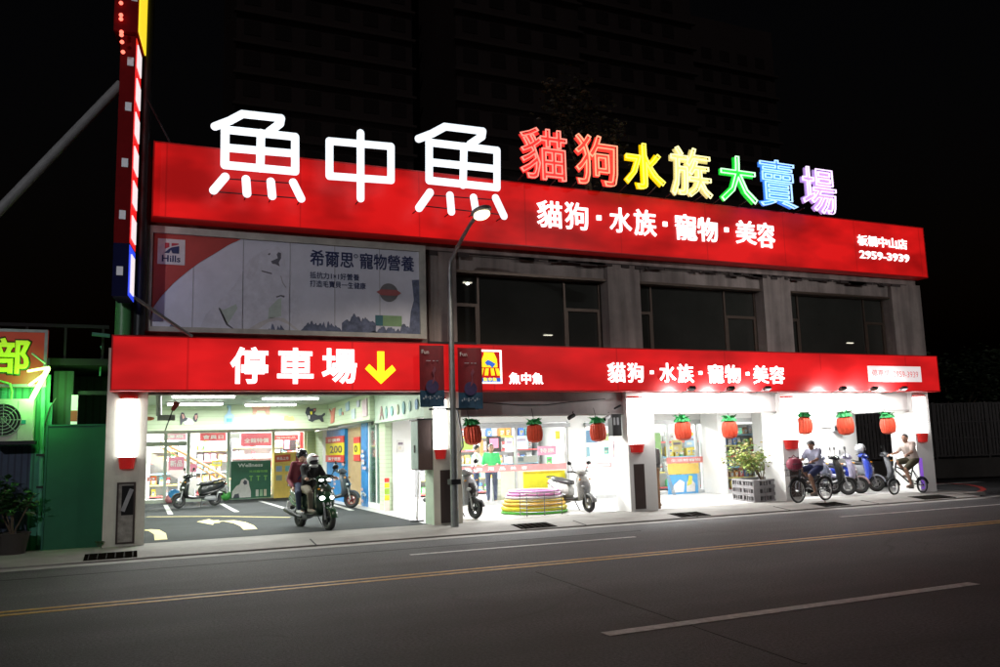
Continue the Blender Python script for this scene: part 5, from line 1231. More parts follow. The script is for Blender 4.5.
def shelf(name, label, x0, x1, y, levels, z1, where, group, seed, depth=.4, fill=.85, palette=range(10)):
    rd = random.Random(seed); t = thing(name, label, 'shelf', ((x0+x1)/2, y, PZ))
    MB().box(x0, x1, y+depth, y+depth+.03, PZ, z1).build('back_panel', A_['white_plastic'], t)
    MB().box(x0-.03, x0-.001, y, y+depth+.03, PZ, z1).box(x1+.001, x1+.03, y, y+depth+.03, PZ, z1).build('upright', A_['grey_plastic'], t)
    dz = (z1-PZ-.1)/levels
    for k in range(levels):
        zz = PZ+.1+dz*k; MB().box(x0, x1, y, y+depth-.001, zz-.025, zz).build('shelf_board', A_['white_plastic'], t)
        MB().box(x0, x1, y-.012, y-.001, zz-.035, zz+.01).build('price_rail', ic('rail%d' % (k % 3), ((.6, .1, .1), (.65, .55, .15), (.2, .4, .55))[k % 3], .5), t)
        x = x0+.14
        while x < x1-.1:
            ci = rd.choice(list(palette)); kd = rd.choice(['package', 'package', 'box', 'tub']); s = min(1.25, dz/.34)*rd.uniform(.8, 1.1); wd = .17*s
            if rd.random() < fill: product(kd, ci, (x, y+.16, zz+.002), (s*.78, s, s*rd.uniform(.8, 1.1)), where, group)
            x += wd*rd.uniform(1.0, 1.25)
shelf('display_shelf', 'tall white goods shelf at far left behind the bay glass', at(150, 470, 33).x, at(178, 470, 33).x, 33.0, 5, 2.2, 'shelf far left behind the bay glass', 'goods on the shelf far left behind the bay glass', 1)
shelf('display_shelf', 'white goods shelf behind the parked black scooter', at(196, 470, 33.6).x, at(228, 470, 33.6).x, 33.6, 5, 2.2, 'shelf behind the parked black scooter', 'goods on the shelf behind the parked black scooter', 2)
shelf('display_shelf', 'white goods shelf between the posters and stairs', at(232, 470, 33.9).x, at(300, 470, 33.9).x, 33.9, 5, 2.3, 'shelf behind the green poster', 'goods on the shelf behind the green poster', 3, palette=(0, 1, 5, 5, 7, 2))
# staircase with a wooden handrail behind the glass
sa, sb2 = at(150, 455, 32), at(226, 487, 32)
t = thing('staircase', 'white indoor staircase with wooden handrail behind the bay glass', 'staircase', (sa.x, 32, PZ))
MB().prism([(sa.x, sa.z+.1), (sb2.x, sb2.z-.3), (sb2.x-.3, sb2.z-.55), (sa.x, sa.z-.25)], 31.6, 31.66).build('stringer', A_['white_plastic'], t)
a, b = at(187, 455, 31.7), at(230, 480, 31.7)
MB().tube([a+Vector((-.9, 0, .5)), a, b], .05, 8).tube([a+Vector((-.9, 0, .3)), a+Vector((0, 0, -.2)), b+Vector((0, 0, -.2))], .03, 8).build('handrail', ic('wood_rail', (.45, .26, .12), .5), t)
m = MB()
for k in range(7): c = a.lerp(b, k/6); m.cyl(c, c+Vector((0, 0, -.62)), .015, n=6)
m.build('baluster', A_['white_plastic'], t)
def banner_in(label, box, Y, c, txt=None, name='hanging_banner', em=0, ht=.5):
    t, q, w_, h_ = board(name, label, box, Y, ic('bn%.3f%.3f%.3f' % c, c, .5), .02, 'banner')
    if txt: bt(t, q, w_, h_, txt, .1, .25, .8, ht, Y, A_['white_plastic'], .02)
    return t
banner_in('pink promotion banner at top left behind the bay glass', (164, 433, 186, 440), 31.2, (.7, .35, .45), '優惠')
banner_in('long red promotion banner behind the bay glass', (200, 433, 226, 441), 31.2, (.62, .1, .12), '會員日')
banner_in('white promotion banner between the red banners', (227, 433.5, 240, 438.5), 31.0, (.75, .74, .72), None)
banner_in('wide pale red promotion banner over the green poster', (241, 433, 272, 446), 31.3, (.6, .12, .16), '全館特價', ht=.35)
banner_in('red hanging banner above the yellow poster', (273, 435, 298, 440), 31.4, (.6, .06, .07), '寵物用品')
banner_in('red upright banner at right end behind the bay glass', (300, 432, 308.5, 452), 30.6, (.55, .05, .06), None)
banner_in('pink square poster low beside the staircase', (168.5, 457, 184, 470), 30.6, (.65, .22, .32), '新品')
banner_in('pink strip poster right of the bay glass mullion', (190, 464, 197, 472), 30.7, (.65, .22, .32), None)
banner_in('yellow price star above the parked black scooter', (212, 460.5, 222, 466), 31.4, (.75, .66, .05), '特價')
banner_in('small red label at far left behind the bay glass', (147, 477, 156, 481), 30.5, (.6, .06, .06), '特賣')
t, q, w_, h_ = board('television', 'dark television on wall bracket high behind the bay glass', (283, 437.5, 296, 451), 32.2, A_['black'], .08, 'television')
MB().box(q(.08, 0)[0], q(.5, 0)[0], 32.19, 32.199, q(0, .15)[1], q(0, .85)[1]).build('screen', mat('tv_pink', (.3, .12, .16), .3, emit=.25, var=0), t)
# beach balls / bags beside the parked scooter
for px, py, r, c, l in ((174, 495, .2, (.05, .3, .7), 'blue ball in front of the bay shopfront, left of the scooter'), (169.5, 501, .15, (.65, .25, .3), 'pink ball lowest at left before the bay shopfront'), (226, 497, .17, (.1, .5, .1), 'green ball right of the parked black scooter'), (225, 489, .13, (.7, .7, .72), 'white ball stacked above the green ball')):
    p = gnd(px, 503); p = at(px, py, 29.6); p.z = max(p.z, PZ+r)
    o = MB().ell(p, (r, r, r), 16, 10).build('ball', ic('ball%.2f%.2f' % (c[0], c[1]), c, .35, var=.35, scale=3)); tag(o, l, 'ball')
    
# arcade shop interior
t, q, w_, h_ = board('cash_register', 'grey cash register block on the counter behind the glass', (512, 456, 537, 463), 22.45, A_['grey_plastic'], .3, 'cash register')
MB().box(q(.1, 0)[0], q(.45, 0)[0], 22.43, 22.449, q(0, .25)[1], q(0, .8)[1]).build('screen', ic('scr_dark', (.1, .14, .18), .2), t)
for bx, Yp, c, l in (((505, 438, 513, 452), 25.4, (.55, .6, .62), 'pale grey poster on the shop back wall right of the television'), ((515, 436, 528, 449), 25.3, (.35, .5, .6), 'pale blue poster on the shop back wall above the register'), ((547, 457, 552, 466), 22.3, (.1, .5, .15), 'small green card at the right end of the counter'),
                 ((604, 447, 609, 454), YG+.3, (.2, .5, .45), 'small teal card in the window above the white scooter'), ((601, 433, 609, 441), YG+.35, (.6, .65, .3), 'pale lime card at top right of the white scooter window'), ((613, 441, 618, 458), YG+.3, (.65, .4, .45), 'pale pink card below the black speaker'),
                 ((672, 440, 682, 452), YG+.5, (.6, .5, .2), 'ochre card hanging in window above blue poster'), ((685, 436, 696, 447), YG+.4, (.3, .45, .6), 'blue card hanging in window above blue poster'), ((733, 428, 742, 434), YD-.1, (.1, .4, .25), 'dark green card at the head of the window behind the shrub'),
                 ((806, 440, 816, 444), 18.38, (.5, .52, .52), 'grey notice on the white wall behind the cyclist with cap'), ((818, 427, 832, 428.2), 18.38, (.55, .53, .5), 'thin grey ledge on the white wall above the cyclist with cap'), ((397, 440, 404, 452), 20.78, (.72, .7, .68), 'white notice sheet on the white pier by the meter cabinet')):
    x0, x1, z0, z1 = rect(*bx, Yp); t = thing('notice', l, 'notice', ((x0+x1)/2, Yp, z0)); w_, h_ = x1-x0, z1-z0
    MB().box(x0, x1, Yp, Yp+.015, z0, z1).build('sheet', ic('nt%.2f%.2f' % c[:2], c, .5, var=.3, scale=9), t)
    MB().box(x0+w_*.15, x1-w_*.15, Yp-.004, Yp-.001, z0+h_*.6, z0+h_*.8).build('heading', ic('nt_dk', (.2, .16, .2), .5), t)
    MB().box(x0+w_*.15, x0+w_*.6, Yp-.004, Yp-.001, z0+h_*.2, z0+h_*.45).build('picture', ic('nt_lt', (.7, .66, .55), .5, var=.4, scale=12), t)
shelf('display_shelf', 'white goods shelf on the back wall of the shop behind the clerks', 8.4, 12.6, 25.6, 5, 2.4, 'shelf behind the clerks', 'goods on the shelf behind the clerks', 4)
shelf('display_shelf', 'white goods shelf behind the window with the blue poster', at(648, 470, 22.6).x, at(700, 470, 22.6).x, 22.6, 4, 2.1, 'shelf behind the blue poster window', 'goods on the shelf behind the blue poster window', 5, palette=(3, 3, 5, 2, 6))
shelf('display_shelf', 'dark laden goods shelf behind the shrub', at(725, 470, 20.3).x, at(770, 470, 20.3).x, 20.3, 6, 2.1, 'shelf behind the shrub', 'goods on the shelf behind the shrub', 6, palette=(6, 8, 9, 0, 8, 2, 4, 3), fill=1)
shelf('display_shelf', 'white goods shelf behind the window of the white scooter', at(588, 470, 23.4).x, at(640, 470, 23.4).x, 23.4, 5, 2.2, 'shelf behind the white scooter window', 'goods on the shelf behind the white scooter window', 7, palette=(4, 5, 7, 1, 9))
# checkout counter
x0, x1 = at(500, 490, 22.4).x, at(566, 490, 22.4).x
t = thing('checkout_counter', 'white checkout counter behind the shop glass', 'counter', ((x0+x1)/2, 22.4, PZ))
MB().box(x0, x1, 22.4, 22.9, PZ, 1.0).build('cabinet', A_['white_plastic'], t); MB().box(x0-.04, x1+.04, 22.36, 22.94, 1.001, 1.05).build('counter_top', ic('ct', (.5, .5, .48), .4), t)
t, q, w_, h_ = board('notice_board', 'grey slotted drawer unit left of the counter', (492, 479, 501, 502), 22.2, ic('drawer', (.45, .48, .5), .5), .4, 'drawer unit')
for k in range(5): MB().box(q(.08, 0)[0], q(.92, 0)[0], 22.185, 22.198, q(0, .06+.19*k)[1], q(0, .2+.19*k)[1]).build('drawer', ic('drawer_front', (.55, .57, .58), .4), t)
t, q, w_, h_ = board('television', 'television with pink picture hanging in the shop behind the clerks', (487, 436, 501, 452), 23.0, A_['black'], .06, 'television')
MB().box(q(.2, 0)[0], q(.8, 0)[0], 22.99, 22.999, q(0, .25)[1], q(0, .85)[1]).build('screen', mat('tv2', (.6, .15, .25), .3, emit=.7, ecol=(1, .3, .45), var=0), t)
t, q, w_, h_ = board('sticker_band', 'pale red sticker band with white lettering across the shop glass', (455, 465, 566.5, 471.3), YG-.06, ic('band_red', (.7, .25, .25), .5), .008, 'sticker')
t2 = t
for k in range(6): bt(t2, q, w_, h_, '寵物用品美容'[k], .08+.1*k, .22, .055, .55, YG-.06, A_['white_plastic'], .03)
t, q, w_, h_ = board('sticker_band', 'small red outlined sticker on the glass by the white scooter', (584, 463, 611.5, 467.5), YG-.06, ic('band_red', (0, 0, 0)), .008, 'sticker')
MB().box(q(.06, 0)[0], q(.94, 0)[0], YG-.066, YG-.0605, q(0, .22)[1], q(0, .78)[1]).build('panel', A_['white_plastic'], t)
t, q, w_, h_ = board('display_board', 'large yellow board standing behind the coloured rings', (524, 471, 566, 498), YG+.12, ic('bright_yellow', (.78, .68, .03), .5), .05, 'panel')
bt(t, q, w_, h_, '♥', .8, .3, .12, .22, YG+.12, ic('heart', (.7, .35, .1), .5), .0)
banner_in('pink poster cluster inside shop above the yellow panel', (538, 446, 556, 455), YG+.3, (.7, .3, .45), '特惠')
banner_in('yellow hanging card at the top right of the counter glass', (555.5, 431, 560, 439), YG+.2, (.8, .7, .08), None)
banner_in('orange upright card left of the clerks', (480, 440, 483.5, 454), YG+.4, (.75, .4, .15), None)
banner_in('lime green poster beside the street lamp inside the shop', (461, 441, 473, 450), YG+.3, (.45, .6, .12), None)
banner_in('blue picture card at the top of the window by the white scooter', (585, 430, 598, 443), YG+.2, (.2, .35, .55), None)
banner_in('pale blue picture card lower in the window by the white scooter', (584, 447, 590, 457), YG+.2, (.3, .5, .6), None)
banner_in('green leaf poster in the window right of the pillar', (647, 433, 661, 459), YG+.15, (.32, .5, .22), None)
banner_in('pale red sticker with white lettering on window above blue poster', (667, 457, 704, 463), YG-.06, (.7, .22, .2), '生活館寵物', name='sticker_band')
banner_in('orange yellow poster above the blue picture poster', (668, 463.5, 699, 474), YG-.06, (.72, .5, .12), None)
t = banner_in('blue picture poster with white animals low in the shop window', (668, 474.5, 698, 494), YG-.07, (.1, .35, .65), None)
x0, x1, z0, z1 = rect(668, 474.5, 698, 494, YG-.07); q = lambda a, b: (x0+(x1-x0)*a, z0+(z1-z0)*b)
MB().prism([q(.1, .1), q(.2, .5), q(.4, .75), q(.55, .6), q(.5, .1)], YG-.084, YG-.0705).prism([q(.6, .1), q(.62, .6), q(.75, .8), q(.9, .5), q(.88, .1)], YG-.084, YG-.0705).build('animal_print', ic('pup_white', (0, 0, 0)), t)
MB().prism([q(.62, .4), q(.7, .95), q(.82, .9), q(.78, .5)], YG-.09, YG-.0845).build('animal_print', ic('pr_yel', (.6, .6, .1), .5), t)
for k in range(3):
    a, b = gnd(700+2.2*k, 497), at(692+2*k, 478, YG-.3)
    o = MB().tube([Vector((a.x, YG-.35, PZ)), Vector((a.x-.3, YG-.12, PZ+1.3))], .011, 6).build('pole', A_['galv']); tag(o, 'thin pole leaning at the right edge of the blue poster window', 'pole', 'poles leaning by the blue poster')
t, q, w_, h_ = board('meter_box', 'small grey box high on the white wall left of the dark opening', (834, 425, 838.5, 431.5), 18.3, A_['grey_plastic'], .1, 'box')
MB().box(q(.2, 0)[0], q(.8, 0)[0], 18.29, 18.2995, q(0, .2)[1], q(0, .8)[1]).build('cover', A_['dark_metal'], t)
t, q, w_, h_ = board('wall_switch', 'small white switch unit on the wall behind the parked scooters', (838, 449, 842.5, 459), 18.35, A_['white_plastic'], .05, 'switch')
MB().box(q(.15, 0)[0], q(.5, 0)[0], 18.34, 18.3495, q(0, .5)[1], q(0, .9)[1]).build('switch', A_['grey_plastic'], t)

# ------------------------------------------------------------------ coloured hoops stack + wire rack, planter, shrub
bc = gnd(534, 513); bc.y = 17.6; bc.x = at(534, 505, 17.6).x
zc = PZ+.005
for k, (r, h, c, l) in enumerate(((.75, .06, (.1, .55, .04), 'green'), (.72, .105, (.8, .7, .02), 'yellow'), (.7, .08, (.8, .45, .05), 'orange'), (.66, .07, (.78, .58, .06), 'golden'), (.64, .065, (.7, .62, .65), 'pale lilac'), (.61, .06, (.75, .25, .55), 'pink'), (.56, .06, (.7, .3, .6), 'magenta'))):
    o = MB().torus((bc.x, bc.y, zc+h/2), r, h*.5, 40, 10, 'z').build('plastic_hoop', ic('hoop'+l, c, .4))
    tag(o, '%s ring in the stack of coloured rings under the second lantern' % l, 'ring', 'stacked coloured rings'); zc += h+.003
p0 = gnd(526, 518); p1 = gnd(561, 514.5)
t = thing('wire_rack', 'low wire basket rack in front of the coloured rings', 'wire rack', ((p0.x+p1.x)/2, 16.75, PZ))
xa, xb, ya, yb = at(526, 510, 16.7).x, at(561, 510, 16.7).x, 16.65, 17.0
m = MB()
for x in (xa, (xa+xb)/2, xb):
    for y in (ya, yb): m.cyl((x, y, PZ), (x, y, PZ+.5), .011, n=6)
m.build('upright', A_['galv'], t); m = MB()
for k in range(6):
    z = PZ+.08+.08*k
    for y in (ya, yb): m.cyl((xa, y, z), (xb, y, z), .006, n=5)
    for x in (xa, xb): m.cyl((x, ya, z), (x, yb, z), .006, n=5)
m.build('wire_mesh', A_['galv'], t)
A, B, C_ = gnd(738, 499.5), gnd(760, 502.5), gnd(786.5, 499.5)
pl = thing('block_planter', 'square planter of stacked grey hollow concrete blocks', 'planter', B)
CB = ic('block', (.21, .2, .205), .85, var=.25, scale=5, bump=.4, bscale=40)
ztop = at(760, 480, B.y).z
def block_row(P, Q, z0, z1, nb, th=.14):
    d = (Q-P).normalized(); L_ = (Q-P).length/nb; n = Vector((-d.y, d.x, 0)); 
    if n.dot(Vector((0, 1, 0))) < 0: n = -n
    for k in range(nb):
        m = MB(); hh = (z1-z0)
        def bar(s0, s1, u0, u1):
            c = P+d*(k*L_+(s0+s1)/2*L_)+n*th/2; m.obox((c.x, c.y, z0+hh*(u0+u1)/2), ((s1-s0)/2*L_, th/2, hh*(u1-u0)/2), math.atan2(d.y, d.x))
        bar(.005, .995, 0, .2); bar(.005, .995, .78, .985)
        for s0, s1 in ((.005, .07), (.28, .34), (.46, .54), (.66, .72), (.93, .995)): bar(s0, s1, .2001, .7799)
        m.build('concrete_block', CB, pl)
for r in range(3):
    za, zb = PZ+(ztop-PZ)*r/3, PZ+(ztop-PZ)*(r+1)/3
    block_row(B, A, za, zb, 2); block_row(B, C_, za, zb, 2)
D = A+(C_-B)
for P, Q in ((A, D), (D, C_)):
    m = MB(); d = (Q-P); m.obox(((P+Q)/2).xy.to_3d()+Vector((0, 0, (PZ+ztop)/2)), (d.length/2, .05, (ztop-PZ)/2), math.atan2(d.y, d.x)); m.build('concrete_block', CB, pl)
cc = (A+C_)/2; MB().slab([((p*.88+cc*.12).x, (p*.88+cc*.12).y) for p in (A, B, C_, D)], PZ+.01, ztop-.12).build('dark_soil_backing', ic('dark_soil_backing', (.008, .006, .005), .95, var=.4, spec=.1), pl)  # soil block backs the holes, their shade put into its near-black colour
sz = at(765, 450, cc.y).z-ztop
leafy('shrub', 'airy yellow green shrub growing from the block planter', 'shrub', (at(762, 470, cc.y).x, cc.y, ztop-.13), 1150, .85, sz+.2, [(.24, .34, .06), (.36, .42, .12), (.15, .24, .06), (.36, .3, .12)], .115, 12, None, .016, clumps=44, stem_n=9)
x0, x1, z0, z1 = rect(920, 458, 923.5, 489, YF-.03)
t = thing('light_strip', 'upright purple lit strip on the rightmost pillar behind the folding bicycle rider', 'light strip', ((x0+x1)/2, YF, z0))
MB().box(x0, x1, YF-.03, YF-.001, z0, z1).build('lit_panel', mat('purple_lit', (.4, .15, .9), .4, emit=.4, ecol=(.4, .16, 1), var=.3), t)
MB().box(x0-.02, x0-.001, YF-.035, YF-.001, z0, z1).build('frame', A_['white_plastic'], t)
# wooden crate slats beside pillar three
p = gnd(656, 508)
t = thing('wooden_rack', 'small brown wooden rack standing right beside the third pillar', 'rack', (PIL[2][1]+.12, YF+.3, PZ))
for x in (.02, .22): MB().box(PIL[2][1]+x, PIL[2][1]+x+.05, YF+.3, YF+.35, PZ, 1.0).build('upright', ic('wood_b', (.22, .12, .06), .6), t)
for z in (.15, .45, .95): MB().box(PIL[2][1]+.071, PIL[2][1]+.219, YF+.29, YF+.36, z, z+.06).build('rung', ic('wood_b', (0, 0, 0)), t)
# ------------------------------------------------------------------ scooters
def wheel(par, x, rad, wid, name='wheel', rimc='steel', spokes=5):
    w_ = MB().torus((x, 0, rad), rad-wid*.55, wid*.55, 28, 8).build(name, A_['rubber'], par)
    m = MB(); m.torus((x, 0, rad), rad-wid*1.05, .014, 24, 6, wide=2.0)
    for k in range(spokes):
        a = 2*PI*k/spokes+.3; m.tube([(x+.03*math.cos(a), 0, rad+.03*math.sin(a)), (x+(rad-wid*1.1)*math.cos(a), 0, rad+(rad-wid*1.1)*math.sin(a))], [.022, .014], 6)
    m.cyl((x, -.045, rad), (x, .045, rad), .035, n=12)
    m.build('rim', A_[rimc], w_)
    MB().lathe([(.075, 0), (.085, .006), (.075, .012)], (x, .035, rad), 16, 'y').build('brake_disc', A_['steel'], w_)
    return w_
def scooter(label, F, Rr, paint, trim='black', seat='black', lit=False, steer=0., group='scooters parked around the shop', rimc='steel', wb=None, accent=None, plate=True):
    F, Rr = Vector(F), Vector(Rr); d = F-Rr; hd = math.atan2(d.y, d.x)
    t = thing('scooter', label, 'scooter', (0, 0, 0), group)
    P_ = ic(*paint) if isinstance(paint, tuple) else A_[paint]; T = A_[trim]; AC = accent or P_
    wheel(t, .62, .225, .1, rimc=rimc); wheel(t, -.62, .225, .11, rimc=rimc)
    m = MB()
    for s in (-1, 1): m.tube([(.62, s*.075, .225), (.53, s*.07, .56)], .022, 8)
    m.cyl((.56, 0, .5), (.37, 0, .98), .03); m.build('fork', A_['grey_plastic'], t)
    # front fender
    m = MB(); rs = []
    for k in range(9):
        a = R(10+k*15); rr = .265; rs.append([Vector((.62+(rr-.02*abs(c_)**2)*math.cos(a), .075*c_, .225+(rr-.02*abs(c_)**2)*math.sin(a))) for c_ in (-1, -.6, 0, .6, 1)]+[Vector((.62+(rr-.05)*math.cos(a), .07*c_, .225+(rr-.05)*math.sin(a))) for c_ in (1, .6, 0, -.6, -1)])
    m.rings(rs).build('front_fender', AC, t)
    # leg shield and front cowl
    m = MB().loft_z([(.36, .30, .05, .12), (.42, .38, .07, .17), (.45, .52, .09, .2), (.44, .68, .1, .215), (.40, .8, .09, .19), (.36, .9, .07, .13), (.34, .95, .04, .08)])
    m.build('leg_shield', P_, t)
    MB().loft_z([(.545, .5, .02, .05), (.545, .6, .03, .1), (.52, .7, .03, .11), (.49, .77, .02, .07)]).build('front_cowl', AC if accent else T, t)
    # headlights low in the cowl, bar cover on top
    hl = mat('headlight_on', (1, 1, 1), .3, emit=16, ecol=(1, .98, 1), var=0) if lit else ic('headlight_off', (.62, .64, .66), .1, spec=.8, var=0)
    for s in (-1, 1): MB().ell((.535, s*.1, .64), (.04, .055, .038), M=Matrix.Rotation(s*.35, 3, 'Z')).build('headlight', hl, t)
    hb = MB(); hb.loft_x([(.2, .98, .02, .06), (.26, 1.0, .06, .13), (.36, 1.0, .075, .15), (.44, .975, .05, .11), (.47, .96, .02, .05)]).build('handlebar_cover', P_, t)
    if lit:
        for s in (-1, 1): MB().ell((.45, s*.075, .99), (.03, .06, .022), M=Matrix.Rotation(-s*.3, 3, 'Z')).build('headlight', hl, t)
    for s in (-1, 1):
        MB().tube([(.31, s*.14, 1.0), (.27, s*.24, 1.02), (.24, s*.34, 1.015)], [.02, .02, .02], 8).build('grip', A_['black'], t)
        MB().tube([(.33, s*.22, 1.025), (.37, s*.3, .99), (.34, s*.35, .985)], .008, 5).build('brake_lever', A_['steel'], t)
        mr = MB().tube([(.3, s*.2, 1.03), (.31, s*.26, 1.13), (.3, s*.3, 1.2)], .009, 6).build('mirror', A_['black'], t)
        MB().ell((.3, s*.32, 1.23), (.018, .075, .05), M=Matrix.Rotation(s*.2, 3, 'X')).build('mirror_head', A_['black'], mr)
        MB().ell((.50, s*.16, .82), (.03, .03, .02)).build('indicator', ic('amber', (.6, .25, .03), .2), t)
    # floorboard, body, seat
    MB().loft_x([(-.2, .33, .06, .15), (-.1, .31, .045, .165), (.2, .31, .045, .165), (.38, .36, .06, .14)]).build('floorboard', T, t)
    MB().loft_x([(-.06, .5, .1, .1), (-.14, .52, .19, .15), (-.32, .55, .19, .18), (-.55, .6, .15, .19), (-.78, .68, .1, .15), (-.95, .75, .05, .09), (-1.0, .77, .02, .04)]).build('rear_body', P_, t)
    MB().loft_x([(-.12, .42, .02, .17), (-.35, .44, .06, .195), (-.62, .5, .07, .2), (-.85, .6, .045, .165), (-.93, .66, .015, .1)]).build('side_panel', AC if accent else T, t)
    MB().loft_x([(.0, .70, .02, .07), (-.06, .735, .045, .12), (-.25, .755, .05, .15), (-.42, .775, .05, .16), (-.55, .81, .05, .155), (-.75, .83, .04, .13), (-.82, .82, .015, .08)]).build('seat', A_[seat] if isinstance(seat, str) else ic(*seat), t)
    MB().loft_x([(-.2, .27, .06, .08), (-.4, .27, .1, .1), (-.62, .25, .09, .09), (-.7, .25, .04, .05)]).build('engine', A_['grey_plastic'], t)
    MB().tube([(-.3, -.14, .24), (-.5, -.16, .26), (-.62, -.17, .3), (-.98, -.17, .37)], [.022, .03, .055, .05], 10).build('exhaust', A_['dark_metal'], t)
    MB().tube([(-.62, .12, .25), (-.68, .12, .55)], .03, 8).build('shock_absorber', A_['steel'], t)
    MB().loft_x([(-.98, .7, .03, .07), (-1.02, .7, .025, .06), (-1.035, .7, .01, .03)]).build('tail_light', ic('tail_red', (.5, .02, .02), .2, emit=.6 if False else 0), t)
    MB().loft_x([(-.82, .48, .02, .05), (-.98, .42, .02, .06), (-1.0, .38, .02, .05)]).build('rear_fender', A_['black'], t)
    if plate: MB().obox((-1.012, 0, .47), (.006, .11, .07), M=Matrix.Rotation(.25, 3, 'Y')).build('number_plate', A_['white_plastic'], t)
    gr = MB(); gr.tube([(-.66, -.13, .82), (-.95, -.13, .87), (-.99, 0, .875), (-.95, .13, .87), (-.66, .13, .82)], .014, 8); gr.build('grab_rail', A_['dark_metal'], t)
    MB().tube([(-.1, .12, .27), (-.02, .22, .01)], .012, 6).build('kickstand', A_['dark_metal'], t)
    Lw = 1.24
    dr = Vector((math.cos(hd), math.sin(hd), 0))
    c = F-dr*.62; t.location = (c.x, c.y, F.z); t.rotation_euler = (0, R(0), hd)
    return t
def face(px, py, head, z=.08):
    """ground point under a front wheel and a second point behind it at heading (degrees from +X)"""
    F = gnd(px, py, z); return F, F-Vector((math.cos(R(head)), math.sin(R(head)), 0))
BK = ('paint_black', (.018, .02, .02), .22); 
s1 = scooter('black scooter parked alone in the bay before the shop posters', *face(177, 508.5, 203), BK, rimc='dark_metal')
s1.scale = (.92, .92, .92)
lead = scooter('dark green black scooter carrying two riders with headlights on', *face(329, 531, -74, .06), ('paint_dkgreen', (.012, .03, .018), .2), lit=True, group=None, accent=ic('paint_grn', (.012, .055, .022), .25), rimc='dark_metal', seat='black')
s3 = scooter('dark grey scooter with reddish wheel parked by the blue panels', *face(351.5, 508, -35), ('paint_dkgrey', (.06, .07, .085), .3), rimc='black')
A_['rim_red'] = ic('rim_red', (.2, .03, .03), .4)
for ch in s3.children:
    if ch.name.startswith('wheel'):
        for c2_ in ch.children:
            if c2_.name.startswith('rim'): c2_.data.materials[0] = A_['rim_red']
s4 = scooter('silver grey scooter half hidden behind the second pillar', *face(475.5, 519, -72), ('paint_silver', (.3, .31, .33), .25), accent=A_['black'], rimc='dark_metal')
s5 = scooter('white scooter parked in the arcade right of the wire rack', *face(591, 512.5, -80), ('paint_white', (.72, .72, .74), .25), accent=A_['grey_plastic'])
s5.scale = (.9, .9, .9)
def pairscooter(label, fp, head, paint, **k): return scooter(label, *face(fp[0], fp[1], head), paint, **k)
s6 = pairscooter('silver scooter parked just right of the cyclist with cap', (848.5, 495), -36, ('paint_silver2', (.28, .29, .31), .3), accent=ic('paint_silver2', (0, 0, 0)))
s7 = pairscooter('lavender white scooter parked between the silver and the blue scooters', (861, 493.5), -44, ('paint_lav', (.36, .34, .46), .3), accent=ic('paint_rose', (.42, .3, .3), .4))
s8 = pairscooter('blue and white scooter with a silver helmet on top', (877, 491.5), -34, ('paint_blue', (.015, .035, .28), .25), accent=ic('paint_blue2', (.55, .57, .68), .3), seat=('seat_grey', (.2, .2, .21), .6))
s9 = pairscooter('grey scooter partly behind the right hand cyclist', (899, 489.5), -55, ('paint_grey', (.16, .165, .18), .3), accent=A_['black'])
s10 = pairscooter('blue scooter half hidden behind the cyclist with the pink bag', (834, 494), -38, ('paint_blue3', (.2, .22, .3), .3), accent=ic('paint_lav', (0, 0, 0)))
def to_world(o, v): return Matrix.Translation(o.location) @ Matrix.Rotation(o.rotation_euler.z, 4, 'Z') @ Vector(v)
def helmet(mb, c, r, M=None): mb.ell(c, (r*1.12, r*.98, r), 20, 12, M)
hp_ = to_world(s8, (.28, 0, 1.2))
t = thing('helmet', 'silver open face helmet resting on the blue and white scooter', 'helmet', hp_)
MB().ell(hp_, (.15, .135, .13), 20, 12).build('shell', ic('helm_silver', (.5, .52, .56), .25), t)
MB().ell(hp_+Vector((.05, -.07, -.02)), (.09, .075, .07)).build('visor', A_['visor'], t)
# luggage
t = thing('shoulder_bag', 'dark bag hanging on the rail of the blue and white scooter', 'bag', to_world(s8, (.1, .05, .8))); b = to_world(s8, (.47, .3, .82))
MB().ell(b, (.13, .1, .16)).build('bag_body', A_['black'], t); MB().tube([b+Vector((-.08, 0, .1)), b+Vector((0, .05, .28)), b+Vector((.08, 0, .1))], .012, 6).build('strap', A_['black'], t)

